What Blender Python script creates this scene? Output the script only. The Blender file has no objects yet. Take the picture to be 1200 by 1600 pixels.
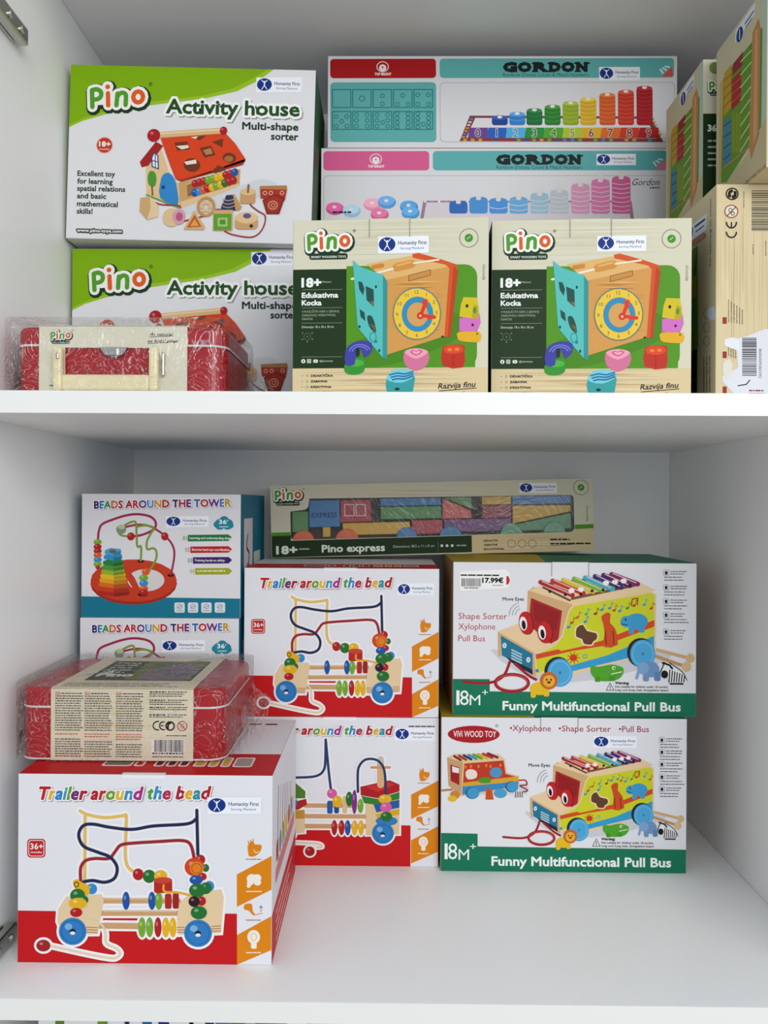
import bpy, bmesh, math, random
from mathutils import Vector, Matrix
from mathutils.geometry import tessellate_polygon

scene = bpy.context.scene
COL = scene.collection
CZ = 1.18                       # height of the lens above the room floor (m)

# ------------------------------------------------------------------ camera
cam_d = bpy.data.cameras.new('camera')
cam = bpy.data.objects.new('camera', cam_d)
COL.objects.link(cam)
cam_d.sensor_fit = 'VERTICAL'
cam_d.sensor_height = 36.0
cam_d.sensor_width = 27.0
cam_d.lens = 1202.0 / 1600.0 * 36.0
cam_d.shift_x = 6.3 / 1600.0
cam_d.shift_y = -14.0 / 1600.0
cam_d.clip_start = 0.02
cam.location = (0, 0, CZ)
cam.matrix_world = Matrix.Translation((0, 0, CZ)) @ Matrix.Rotation(math.radians(0.54), 4, 'Z') @ Matrix.Rotation(math.radians(90), 4, 'X') @ Matrix.Rotation(math.radians(0.32), 4, 'Z')
scene.camera = cam

# ------------------------------------------------------------------ light
world = bpy.data.worlds.new('room_light')
scene.world = world
world.use_nodes = True
bg = world.node_tree.nodes['Background']
bg.inputs['Color'].default_value = (0.86, 0.94, 1.03, 1)
bg.inputs['Strength'].default_value = 0.78

def area_light(name, loc, target, sx, sy, power, color):
    d = bpy.data.lights.new(name, 'AREA')
    d.shape = 'RECTANGLE'; d.size = sx; d.size_y = sy
    d.energy = power; d.color = color
    o = bpy.data.objects.new(name, d); COL.objects.link(o)
    o.location = loc
    o.rotation_euler = (Vector(target) - Vector(loc)).to_track_quat('-Z', 'Y').to_euler()
    return o
area_light('window_behind_camera_offscreen', (1.3, -2.2, 2.1), (0, 1.0, 1.0), 2.4, 1.6, 62, (1.0, 0.985, 0.96))

scene.view_settings.view_transform = 'Standard'
scene.view_settings.look = 'None'
scene.view_settings.gamma = 1.0
scene.view_settings.use_curve_mapping = False
scene.view_settings.exposure = -0.02

# ------------------------------------------------------------------ materials
def lin(c):
    c = c.lstrip('#')
    out = []
    for i in (0, 2, 4):
        v = int(c[i:i+2], 16) / 255.0
        out.append(v / 12.92 if v <= 0.04045 else ((v + 0.055) / 1.055) ** 2.4)
    return (out[0], out[1], out[2], 1.0)

def new_mat(name):
    m = bpy.data.materials.new(name); m.use_nodes = True
    return m, m.node_tree, m.node_tree.nodes['Principled BSDF']

def plain(name, hexcol, rough=0.5, metal=0.0, bump=0.0, scale=200.0, spec=0.5):
    m, nt, b = new_mat(name)
    b.inputs['Base Color'].default_value = lin(hexcol)
    b.inputs['Roughness'].default_value = rough
    b.inputs['Metallic'].default_value = metal
    b.inputs['Specular IOR Level'].default_value = spec
    if bump:
        tc = nt.nodes.new('ShaderNodeTexCoord')
        n = nt.nodes.new('ShaderNodeTexNoise'); n.inputs['Scale'].default_value = scale
        bp = nt.nodes.new('ShaderNodeBump'); bp.inputs['Strength'].default_value = bump
        bp.inputs['Distance'].default_value = 0.001
        nt.links.new(tc.outputs['Object'], n.inputs['Vector'])
        nt.links.new(n.outputs['Fac'], bp.inputs['Height'])
        nt.links.new(bp.outputs['Normal'], b.inputs['Normal'])
    return m

def make_print(name, rough, spec):
    m, nt, b = new_mat(name)
    a = nt.nodes.new('ShaderNodeAttribute'); a.attribute_name = 'Col'
    tc = nt.nodes.new('ShaderNodeTexCoord')
    n = nt.nodes.new('ShaderNodeTexNoise'); n.inputs['Scale'].default_value = 60
    n.inputs['Detail'].default_value = 3
    bp = nt.nodes.new('ShaderNodeBump'); bp.inputs['Strength'].default_value = 0.06
    bp.inputs['Distance'].default_value = 0.001
    nt.links.new(tc.outputs['Object'], n.inputs['Vector'])
    nt.links.new(n.outputs['Fac'], bp.inputs['Height'])
    nt.links.new(bp.outputs['Normal'], b.inputs['Normal'])
    ink = nt.nodes.new('ShaderNodeGamma'); ink.inputs['Gamma'].default_value = 1.16      # depth of the inks
    nt.links.new(a.outputs['Color'], ink.inputs['Color']); nt.links.new(ink.outputs['Color'], b.inputs['Base Color'])
    b.inputs['Roughness'].default_value = rough
    b.inputs['Specular IOR Level'].default_value = spec
    return m
M_PRINT = make_print('printed_card', 0.5, 0.18)
M_LAM = plain('white_laminate', '#f2f2f1', 0.38, bump=0.10, scale=420, spec=0.4)
M_EDGE = plain('white_edge_band', '#ecece8', 0.32, spec=0.45)
M_METAL = plain('hinge_steel', '#b9b6b0', 0.22, metal=1.0)
M_TIN = plain('red_tin_paint', '#a80c18', 0.28, spec=0.5)
M_RIM = plain('pale_tin_rim', '#d9d2cc', 0.35)
M_CREAM = plain('cream_plastic', '#ecdfb4', 0.4)
M_FLOOR = plain('room_floor_tile', '#b0aba4', 0.6, bump=0.1, scale=30)
M_DARK = plain('inner_card', '#9a9084', 0.8)

def film_mat(name, haze, bump, scale, gain, streak):
    m = bpy.data.materials.new(name); m.use_nodes = True
    nt = m.node_tree
    for n in list(nt.nodes):
        if n.type != 'OUTPUT_MATERIAL': nt.nodes.remove(n)
    out = [n for n in nt.nodes if n.type == 'OUTPUT_MATERIAL'][0]
    tr = nt.nodes.new('ShaderNodeBsdfTransparent')
    gl = nt.nodes.new('ShaderNodeBsdfGlossy'); gl.inputs['Roughness'].default_value = 0.2
    mix = nt.nodes.new('ShaderNodeMixShader')
    lw = nt.nodes.new('ShaderNodeFresnel'); lw.inputs['IOR'].default_value = 1.45
    tc = nt.nodes.new('ShaderNodeTexCoord')
    n1 = nt.nodes.new('ShaderNodeTexNoise'); n1.inputs['Scale'].default_value = scale
    n1.inputs['Detail'].default_value = 4; n1.inputs['Distortion'].default_value = 1.2
    vo = nt.nodes.new('ShaderNodeTexVoronoi'); vo.feature = 'DISTANCE_TO_EDGE'
    vo.inputs['Scale'].default_value = scale * 1.1
    add = nt.nodes.new('ShaderNodeMath'); add.operation = 'ADD'
    bp = nt.nodes.new('ShaderNodeBump'); bp.inputs['Strength'].default_value = bump
    bp.inputs['Distance'].default_value = 0.006
    mul = nt.nodes.new('ShaderNodeMath'); mul.operation = 'MULTIPLY_ADD'; mul.use_clamp = True
    mul.inputs[1].default_value = gain; mul.inputs[2].default_value = haze
    crease = nt.nodes.new('ShaderNodeMapRange'); crease.inputs['From Min'].default_value = 0.0; crease.inputs['From Max'].default_value = 0.035
    crease.inputs['To Min'].default_value = streak; crease.inputs['To Max'].default_value = 0.0
    tot = nt.nodes.new('ShaderNodeMath'); tot.operation = 'ADD'; tot.use_clamp = True
    nt.links.new(vo.outputs['Distance'], crease.inputs['Value'])
    nt.links.new(mul.outputs[0], tot.inputs[0]); nt.links.new(crease.outputs[0], tot.inputs[1])
    nt.links.new(tc.outputs['Object'], n1.inputs['Vector'])
    nt.links.new(n1.outputs['Color'], vo.inputs['Vector'])
    nt.links.new(n1.outputs['Fac'], add.inputs[0]); nt.links.new(vo.outputs['Distance'], add.inputs[1])
    nt.links.new(add.outputs[0], bp.inputs['Height'])
    nt.links.new(bp.outputs['Normal'], gl.inputs['Normal']); nt.links.new(bp.outputs['Normal'], lw.inputs['Normal'])
    nt.links.new(lw.outputs[0], mul.inputs[0]); nt.links.new(tot.outputs[0], mix.inputs[0])
    nt.links.new(tr.outputs[0], mix.inputs[1]); nt.links.new(gl.outputs[0], mix.inputs[2])
    nt.links.new(mix.outputs[0], out.inputs['Surface'])
    return m
M_FILM = film_mat('crinkled_clear_film', 0.0, 0.6, 15, 0.3, 0.55)
M_WINDOW = film_mat('flat_window_film', 0.02, 0.12, 9, 0.5, 0.0)

# ------------------------------------------------------------------ object helpers
def link(o, parent=None):
    COL.objects.link(o)
    if parent is not None: o.parent = parent
    return o
def tag(o, label, cat, group=None):
    o['label'] = label; o['category'] = cat
    if group: o['group'] = group
    return o
def thing(name, label, cat, loc, yaw=0.0, tilt=0.0, group=None):
    o = bpy.data.objects.new(name, None); link(o)
    o.empty_display_size = 0.03
    o.location = loc
    o.rotation_euler = (0, tilt, yaw)
    return tag(o, label, cat, group)
def obj_bm(name, bm, mat, parent=None, smooth=False):
    me = bpy.data.meshes.new(name); bm.to_mesh(me); bm.free()
    me.materials.append(mat)
    if smooth:
        for p in me.polygons: p.use_smooth = True
    return link(bpy.data.objects.new(name, me), parent)
def at(x, z, y):                 # cm right of, in front of, above the lens -> world metres
    return (x / 100.0, z / 100.0, CZ + y / 100.0)
def bm_box(bm, x0, x1, y0, y1, z0, z1, bev=0.0, seg=2):
    r = bmesh.ops.create_cube(bm, size=1.0)
    vs = r['verts']
    for v in vs:
        v.co = Vector(((x0 + x1) / 2 + v.co.x * (x1 - x0), (y0 + y1) / 2 + v.co.y * (y1 - y0), (z0 + z1) / 2 + v.co.z * (z1 - z0)))
    if bev:
        es = list({e for v in vs for e in v.link_edges})
        bmesh.ops.bevel(bm, geom=es, offset=bev, segments=seg, profile=0.5, affect='EDGES')
    return bm
def box_part(name, mat, parent, x0, x1, y0, y1, z0, z1, bev=0.0005):
    bm = bmesh.new(); bm_box(bm, x0, x1, y0, y1, z0, z1, bev)
    return obj_bm(name, bm, mat, parent)
def paint(me, fn):               # flat print colour per face from a function of the face
    ca = me.color_attributes.new('Col', 'FLOAT_COLOR', 'CORNER')
    data = []
    for p in me.polygons:
        data.extend(fn(p) * p.loop_total)
    ca.data.foreach_set('color', data)

# ------------------------------------------------------------------ lettering
_font_cache = {}
_fc = bpy.data.curves.new('lettering', 'FONT'); _fc.size = 1.0; _fc.resolution_u = 2
_fo = bpy.data.objects.new('lettering', _fc)
CAP = 0.682
def glyphs(s, bold=0.0, shear=0.0):
    k = (s, bold, shear)
    if k not in _font_cache:
        _fc.body = s; _fc.offset = bold; _fc.shear = shear
        me = _fo.to_mesh()
        vs = [(v.co.x, v.co.y) for v in me.vertices]
        fs = [tuple(p.vertices) for p in me.polygons]
        cnt = {}
        for f in fs:
            for i in range(len(f)):
                e = (min(f[i], f[i-1]), max(f[i], f[i-1])); cnt[e] = cnt.get(e, 0) + 1
        be = [e for e, n in cnt.items() if n == 1]
        _fo.to_mesh_clear()
        _font_cache[k] = (vs, fs, be)
    return _font_cache[k]
def adv(s):                      # advance of a string at size 1
    if not s: return 0.0
    a = max(v[0] for v in glyphs(s + '|')[0]); b = max(v[0] for v in glyphs('|')[0])
    return a - b

# ------------------------------------------------------------------ printed face
def solve_h(src, dst):
    A = []
    for (x, y), (u, v) in zip(src, dst):
        A.append([x, y, 1, 0, 0, 0, -u * x, -u * y, u]); A.append([0, 0, 0, x, y, 1, -v * x, -v * y, v])
    n = 8
    for i in range(n):
        p = max(range(i, n), key=lambda r: abs(A[r][i])); A[i], A[p] = A[p], A[i]
        for r in range(n):
            if r != i:
                f = A[r][i] / A[i][i]
                for c in range(i, n + 1): A[r][c] -= f * A[i][c]
    return [A[i][n] / A[i][i] for i in range(n)] + [1.0]

def smooth_path(pts, n=6, closed=False):
    P = [Vector(p) for p in pts]; out = []
    m = len(P)
    rng = range(m if closed else m - 1)
    for i in rng:
        p0 = P[(i - 1) % m] if (closed or i > 0) else P[0]
        p1 = P[i]; p2 = P[(i + 1) % m]
        p3 = P[(i + 2) % m] if (closed or i + 2 < m) else P[-1]
        for k in range(n):
            t = k / n
            out.append(tuple(0.5 * ((2 * p1) + (p2 - p0) * t + (2 * p0 - 5 * p1 + 4 * p2 - p3) * t * t + (3 * p1 - p0 - 3 * p2 + p3) * t ** 3)))
    if not closed: out.append(tuple(P[-1]))
    return out

STEP = 0.000035
class Canvas:
    """flat print on one face of a thing; drawn in sketch units, kept in metres on the face"""
    def __init__(s, corners, w, h):
        s.w, s.h = w, h
        s.H = solve_h(corners, [(0, h), (w, h), (w, 0), (0, 0)])
        s.el = []; s.cur = 'front_print'; s.T = (1, 0, 1, 0); s.grow = 0; s.force = None
        s.rnd = random.Random(4)
    def part(s, n): s.cur = n; return s
    def pre(s, p): return (p[0] * s.T[0] + s.T[1], p[1] * s.T[2] + s.T[3])
    def m(s, p):
        x, y = s.pre(p); H = s.H
        d = H[6] * x + H[7] * y + H[8]
        return ((H[0] * x + H[1] * y + H[2]) / d, (H[3] * x + H[4] * y + H[5]) / d)
    def sc(s, p):
        a = s.m(p); b = s.m((p[0] + 4, p[1])); c = s.m((p[0], p[1] + 4))
        return math.hypot(b[0]-a[0], b[1]-a[1]) / 4, math.hypot(c[0]-a[0], c[1]-a[1]) / 4
    def raw(s, V, F, col, jit=None):
        if not V: return
        if s.force: col = s.force
        bb = (min(v[0] for v in V), min(v[1] for v in V), max(v[0] for v in V), max(v[1] for v in V))
        z = 1
        for e in s.el:
            b = e[5]
            if b[0] < bb[2] and b[2] > bb[0] and b[1] < bb[3] and b[3] > bb[1] and e[4] >= z: z = e[4] + 1
        s.el.append((s.cur, V, F, lin(col), z, bb, jit))
    def poly(s, pts, col, smooth=0):
        if smooth: pts = smooth_path(pts, smooth, True)
        if s.grow: s._band(pts, s.grow * 2, col, True)
        V = [s.m(p) for p in pts]
        s.raw(V, [tuple(range(len(V)))], col)
    def rect(s, x0, y0, x1, y1, col, r=0, rr=None):
        if not r: return s.poly([(x0, y0), (x1, y0), (x1, y1), (x0, y1)], col)
        pts = []
        for cx, cy, a0 in ((x1 - r, y0 + r, -90), (x1 - r, y1 - r, 0), (x0 + r, y1 - r, 90), (x0 + r, y0 + r, 180)):
            for k in range(6):
                a = math.radians(a0 + 18 * k); pts.append((cx + r * math.cos(a), cy + r * math.sin(a)))
        s.poly(pts, col)
    def frame(s, x0, y0, x1, y1, t, col):
        s.line([(x0, y0), (x1, y0), (x1, y1), (x0, y1), (x0, y0)], t, col)
    def ell(s, cx, cy, rx, ry, col, rot=0, n=22):
        rx += s.grow; ry += s.grow
        c, q = math.cos(math.radians(rot)), math.sin(math.radians(rot))
        s._poly0([(cx + rx * math.cos(a) * c - ry * math.sin(a) * q, cy + rx * math.cos(a) * q + ry * math.sin(a) * c) for a in [2 * math.pi * k / n for k in range(n)]], col)
    def _poly0(s, pts, col):
        V = [s.m(p) for p in pts]; s.raw(V, [tuple(range(len(V)))], col)
    def ring(s, cx, cy, rx, ry, t, col, n=26, a0=0, a1=360):
        pts = [(cx + rx * math.cos(math.radians(a0 + (a1 - a0) * k / n)), cy + ry * math.sin(math.radians(a0 + (a1 - a0) * k / n))) for k in range(n + 1)]
        s._band(pts, t, col, False)
    def line(s, pts, w, col, smooth=0):
        if smooth: pts = smooth_path(pts, smooth)
        s._band(pts, w + 2 * s.grow, col, False)
    def _band(s, pts, w, col, closed):
        P = [Vector(p) for p in pts]
        Q = [P[0]]
        for p in P[1:]:
            if (p - Q[-1]).length > 1e-4: Q.append(p)
        P = Q
        if closed: P = P + [P[0]]
        V = []; F = []; hw = w / 2.0
        if len(P) < 2: return
        n = len(P)
        loop = (P[0] - P[-1]).length < 1e-3
        for i, p in enumerate(P):
            a = P[i] - P[i-1] if i > 0 else (P[-1] - P[-2] if loop else P[1] - P[0])
            b = P[i+1] - P[i] if i < n - 1 else (P[1] - P[0] if loop else P[i] - P[i-1])
            a = a.normalized(); b = b.normalized()
            t = a + b
            if t.length < 0.25: t = b
            t = t.normalized(); nn = Vector((-t.y, t.x))
            k = 1.0 / max(0.55, abs(nn.dot(Vector((-b.y, b.x)))))
            V.append(p + nn * hw * k); V.append(p - nn * hw * k)
        for i in range(n - 1): F.append((2*i, 2*i+1, 2*i+3, 2*i+2))
        if not loop:
            for (p, q, base) in ((P[0], P[0] - P[1], (1, 0)), (P[-1], P[-1] - P[-2], (2*n-2, 2*n-1))):
                q = q.normalized(); nn = Vector((-q.y, q.x)); ids = []
                for k in range(1, 5):
                    a = math.pi * k / 5 - math.pi / 2
                    V.append(p + q * hw * math.cos(a) + nn * hw * math.sin(a)); ids.append(len(V) - 1)
                lo = base[0] if (V[base[0]] - (p - nn * hw)).length < (V[base[1]] - (p - nn * hw)).length else base[1]
                hi = base[1] if lo == base[0] else base[0]
                F.append(tuple([lo] + ids + [hi]))
        s.raw([s.m(v) for v in V], F, col, 'ramp')
    def text(s, t, x, y, cap, col, W=None, bold=0.0, shear=0.0, align='L', rot=0.0, halo=None, hw=0.0, shade=None):
        """x,y: baseline anchor in sketch units; cap: capital height; W: fitted width"""
        vs, fs, be = glyphs(t, 0.0, shear)
        if not vs: return
        ax, ay = s.m((x, y)); kx, ky = s.sc((x, y))
        x0 = min(v[0] for v in vs); x1 = max(v[0] for v in vs)
        sy = cap * ky / CAP
        sx = (W * kx / (x1 - x0)) if W else sy
        wid = (x1 - x0) * sx
        off = {'L': 0, 'C': -wid / 2, 'R': -wid}[align]
        c, q = math.cos(math.radians(rot)), math.sin(math.radians(rot))
        def place(v, dx=0, dy=0):
            a = (v[0] - x0) * sx + off + dx; b = v[1] * sy + dy
            return (ax + a * c - b * q, ay + a * q + b * c)
        rb = max(0.0, bold) * min(sx, sy)
        if halo and hw:
            if shade: s._halo(vs, fs, be, lambda v: place(v, hw * kx * 0.5, -hw * ky * 0.5), hw * kx * 0.9 + rb, shade)
            s._halo(vs, fs, be, place, hw * kx + rb, halo)
        if rb > 0: s._halo(vs, fs, be, place, rb, col)
        else: s.raw([place(v) for v in vs], fs, col)
    def _halo(s, vs, fs, be, place, r, col):
        V = [place(v) for v in vs]; F = list(fs); J = [0] * len(V)
        for i, (a, b) in enumerate(be):
            p = Vector(V[a]); q = Vector(V[b]); d = q - p
            if d.length < 1e-9: continue
            d.normalize(); nn = Vector((-d.y, d.x)) * r; e = d * r * 0.5
            k = len(V)
            V += [tuple(p - e + nn), tuple(p - e * 2), tuple(p - e - nn), tuple(q + e - nn), tuple(q + e * 2), tuple(q + e + nn)]
            F.append((k, k+1, k+2, k+3, k+4, k+5)); J += [((i * 7) % 23 + 1) / 25.0] * 6
        s.raw(V, F, col, J)
    def letters(s, t, x, y, cap, W, cols, bold=0.03, shear=0.0, halo=None, hw=0, shade=None):
        tot = adv(t); kx = W / tot; i = 0
        for k, ch in enumerate(t):
            if ch == ' ': continue
            xx = x + adv(t[:k] + ch) * kx - adv(ch) * kx
            vs = glyphs(ch, 0.0, shear)[0]
            ww = (max(v[0] for v in vs) - min(v[0] for v in vs)) * kx
            xx += min(v[0] for v in vs) * kx
            s.text(ch, xx, y, cap, cols[i % len(cols)], W=ww, bold=bold, shear=shear, halo=halo, hw=hw, shade=shade); i += 1
    def micro(s, x0, y0, x1, n, dy, h, col, ragged=0.25, word=9):
        """rows of print too fine to read, one dash per word"""
        for i in range(n):
            y = y0 + i * dy; x = x0; end = x1 - s.rnd.random() * ragged * (x1 - x0)
            V = []; F = []
            while x < end:
                l = min(word * (0.4 + 1.2 * s.rnd.random()), end - x)
                if l > h * 0.4:
                    k = len(V); V += [s.m(p) for p in ((x, y), (x + l, y), (x + l, y + h), (x, y + h))]; F.append((k, k+1, k+2, k+3))
                x += l + h * 0.5
            s.raw(V, F, col)
    def barcode(s, x0, y0, x1, y1, col='#1c1c1c', vert=True):
        V = []; F = []; a, b = (x0, x1) if vert else (y0, y1); t = a; L = b - a
        while t < b:
            w = L * s.rnd.choice((0.012, 0.02, 0.03)); g = L * s.rnd.choice((0.012, 0.02, 0.024))
            e = min(t + w, b); k = len(V)
            q = ((t, y0), (e, y0), (e, y1), (t, y1)) if vert else ((x0, t), (x1, t), (x1, e), (x0, e))
            V += [s.m(p) for p in q]; F.append((k, k+1, k+2, k+3)); t = e + g
        s.raw(V, F, col)
    def grain(s, x0, y0, x1, y1, cols, n, t=3.0):
        for i in range(n):
            y = y0 + (y1 - y0) * (i + 0.5) / n + s.rnd.uniform(-2, 2)
            a = x0 + s.rnd.random() * 0.4 * (x1 - x0); b = x1 - s.rnd.random() * 0.4 * (x1 - x0)
            w = t * s.rnd.uniform(0.4, 1.3)
            s.poly([(a, y), ((a + b) / 2, y - w / 2), (b, y), ((a + b) / 2, y + w / 2)], s.rnd.choice(cols))
    def build(s, parent, origin, ux, uy, mat=None):
        ux = Vector(ux); uy = Vector(uy); nz = ux.cross(uy); origin = Vector(origin)
        names = []
        for e in s.el:
            if e[0] not in names: names.append(e[0])
        objs = {}
        for nme in names:
            V = []; F = []; C = []
            for (p, vs, fs, col, z, bb, jit) in s.el:
                if p != nme: continue
                k = len(V); L = max(1, len(vs) - 1)
                for i, v in enumerate(vs):
                    j = 0.0
                    if jit == 'ramp': j = 0.7 * i / L
                    elif jit: j = jit[i] * 0.8
                    u_ = min(max(v[0], 0.0004), s.w - 0.0004); v_ = min(max(v[1], 0.0004), s.h - 0.0004)
                    V.append(origin + ux * u_ + uy * v_ + nz * (0.00006 + (z + j) * STEP))
                for f in fs:
                    A = 0.0
                    for i in range(len(f)):
                        a = vs[f[i-1]]; b = vs[f[i]]; A += a[0] * b[1] - b[0] * a[1]
                    F.append(tuple(k + i for i in (f if A >= 0 else reversed(f))))
                    C.append((col, len(f)))
            me = bpy.data.meshes.new(nme)
            me.from_pydata([tuple(v) for v in V], [], F)
            ca = me.color_attributes.new('Col', 'FLOAT_COLOR', 'CORNER')
            data = []
            for col, n in C: data.extend(col * n)
            if len(data) == len(me.loops) * 4: ca.data.foreach_set('color', data)
            me.materials.append(mat or M_PRINT)
            objs[nme] = link(bpy.data.objects.new(nme, me), parent)
            if nme in ('small_lettering', 'sleeve_lettering', 'underside_print'): objs[nme]['kind'] = 'stuff'   # print too fine to count
        return objs

# ------------------------------------------------------------------ cartons
class Carton: pass
def carton(name, label, w, h, d, x, z, y, cols, yaw=0.0, tilt=0.0, group=None, bev=0.0007, body=True):
    """w,h,d in cm; x,z,y: middle of the front bottom edge in cm from the lens"""
    c = Carton(); c.w, c.h, c.d = w / 100, h / 100, d / 100
    ya = math.radians(yaw)
    cx = x - math.sin(ya) * d / 2; cz = z + math.cos(ya) * d / 2
    c.root = thing(name, label, 'box', at(cx, cz, y), ya, math.radians(tilt), group)
    if body:
        bm = bmesh.new(); bm_box(bm, -c.w/2, c.w/2, -c.d/2, c.d/2, 0, c.h, bev)
        o = obj_bm('carton', bm, M_PRINT, c.root)
        def pick(p):
            n = p.normal
            k = max((abs(n.x), 'x'), (abs(n.y), 'y'), (abs(n.z), 'z'))[1]
            f = {'x': 'right' if n.x > 0 else 'left', 'y': 'back' if n.y > 0 else 'front', 'z': 'top' if n.z > 0 else 'bottom'}[k]
            return lin(cols.get(f, cols['front']))
        paint(o.data, pick)
        c.body = o
    return c
def put(c, face, cv):
    w, h, d = c.w, c.h, c.d
    O, U, V = {'front': ((-w/2, -d/2, 0), (1, 0, 0), (0, 0, 1)), 'left': ((-w/2, d/2, 0), (0, -1, 0), (0, 0, 1)),
               'right': ((w/2, -d/2, 0), (0, 1, 0), (0, 0, 1)), 'top': ((-w/2, -d/2, h), (1, 0, 0), (0, 1, 0)),
               'bottom': ((-w/2, d/2, 0), (1, 0, 0), (0, -1, 0))}[face]
    return cv.build(c.root, O, U, V)
def face_canvas(c, face, corners):
    dims = {'front': (c.w, c.h), 'left': (c.d, c.h), 'right': (c.d, c.h), 'top': (c.w, c.d), 'bottom': (c.w, c.d)}[face]
    return Canvas(corners, *dims)
def tuck_tab(c, x0, x1, hgt, col, back=0.0, proud=0.0006):
    """the closing tab of the lid, lying over the front edge (metres on the front face)"""
    bm = bmesh.new()
    bm_box(bm, x0 - c.w/2, x1 - c.w/2, -c.d/2 - proud, -c.d/2 + 0.0002, c.h - hgt, c.h + 0.0004, 0.0)
    if back: bm_box(bm, x0 - c.w/2, x1 - c.w/2, -c.d/2 - proud, -c.d/2 + back, c.h + 0.0001, c.h + 0.0006, 0.0)
    o = obj_bm('tuck_tab', bm, M_PRINT, c.root); paint(o.data, lambda p: lin(col))
    if proud < 0.0003:
        for x in (x0, x1):
            bm = bmesh.new(); bm_box(bm, x - c.w/2 - .0003, x - c.w/2 + .0003, -c.d/2 - .0009, -c.d/2, c.h - hgt, c.h, 0.0)
            q = obj_bm('tab_seam', bm, M_PRINT, o); paint(q.data, lambda p: lin('#a9a593'))
    return o

# ------------------------------------------------------------------ shared marks
def sticker(cv, x0, y0, x1, y1, name='charity_sticker'):
    old = cv.cur; cv.part(name)
    w = x1 - x0; h = y1 - y0
    cv.rect(x0, y0, x1, y1, '#eef0f6')
    cx, cy = x0 + .18 * w, y0 + .47 * h
    cv.ell(cx, cy, .165 * w, .42 * h, '#1d3f8c')
    k = .40 * h; W = '#f2f4fa'; t = .05 * h
    cv.ell(cx, cy - .50 * k, .11 * k, .12 * k, W)
    cv.line([(cx - .45 * k, cy - .72 * k), (cx, cy - .25 * k), (cx + .45 * k, cy - .72 * k)], t, W)
    cv.line([(cx, cy - .25 * k), (cx, cy + .2 * k)], t * 1.5, W)
    cv.line([(cx - .42 * k, cy + .78 * k), (cx, cy + .15 * k), (cx + .42 * k, cy + .78 * k)], t, W)
    cv.text('Humanity First', x0 + .40 * w, y0 + .50 * h, .22 * h, '#27355e', W=.56 * w, bold=.012)
    cv.text('Serving Mankind', x0 + .44 * w, y0 + .78 * h, .14 * h, '#3a4a70', W=.46 * w)
    cv.part(old)

G1, O1, DG = '#5fa336', '#e0692f', '#21422a'
def pino(cv, x, y, s, banner=True, g=G1, o=O1):
    old = cv.cur; cv.part('brand_logo'); sv = cv.T
    a, b, c_, d = sv
    cv.T = (a * s, a * (x - 75 * s) + b, c_ * s, c_ * (y - 90 * s) + d)
    cirP = [(121, 212), (118, 136), (138, 132), (155, 140), (160, 155), (154, 171), (138, 178), (122, 178)]
    L_i = [(190, 150), (192, 205)]
    L_n = [(229, 205), (233, 152), (233, 165), (247, 150), (262, 150), (271, 162), (270, 204)]
    ring = [(326 + 22 * math.cos(k * .5236), 168 + 25 * math.sin(k * .5236)) for k in range(13)]
    def strokes(w, cp, ci, cn, co, dx=0, dy=0):
        f = lambda P: [(p[0] + dx, p[1] + dy) for p in P]
        cv.line(f(cirP[:2]), w, cp); cv.line(f(cirP[1:]), w, cp, 3); cv.line(f(L_i), w, ci); cv.ell(188 + dx, 121 + dy, w * .55, w * .55, ci)
        cv.line(f(L_n[:2]), w, cn); cv.line(f(L_n[2:]), w, cn, 3)
        cv.line(f(ring), w, co)
    D = DG
    strokes(64, D, D, D, D, 4, 6)
    if banner: cv.rect(122, 236, 342, 271, D, 14)
    cv.poly([(110, 140), (340, 140), (345, 210), (110, 225)], D)
    W = '#f1f1ea'
    strokes(47, W, W, W, W)
    cv.poly([(115, 150), (335, 150), (335, 195), (115, 205)], W)
    strokes(20, g, o, g, o)
    if banner: cv.text('SMART WOODEN TOYS', 132, 262, 12, '#e4e8de', W=200, bold=.02)
    cv.text('®', 372, 118, 16, D)
    cv.T = sv; cv.part(old)

def seal(cv, cx, cy, r, col='#4f9a35'):
    cv.ell(cx, cy, r * .45, r * .45, col)
    cv.line([(cx - r * .18, cy + r * .12), (cx + r * .15, cy - r * .15)], r * .08, '#d7e6c6')
    n = 22
    for k in range(n):
        a = 2 * math.pi * k / n; b = a + .17
        cv.line([(cx + r * math.cos(a), cy + r * math.sin(a)), (cx + r * math.cos(b), cy + r * math.sin(b))], r * .1, '#8b8e78')

BEAD = {'r': '#b5282c', 'g': '#2f7a3c', 'l': '#7fae3a', 'y': '#e3b62c', 'b': '#2a5fa8', 'c': '#3f93cc', 'o': '#d9642c', 'p': '#8a3a8c', 'k': '#d86aa8', 'w': '#dcc39a', 'd': '#3a2230'}
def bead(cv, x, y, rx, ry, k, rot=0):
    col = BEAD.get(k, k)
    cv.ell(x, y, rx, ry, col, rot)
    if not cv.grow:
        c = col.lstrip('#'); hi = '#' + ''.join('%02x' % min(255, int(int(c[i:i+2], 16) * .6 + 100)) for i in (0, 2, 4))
        cv.ell(x - rx * .3, y - ry * .35, rx * .28, ry * .25, hi, rot, 10)

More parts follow.
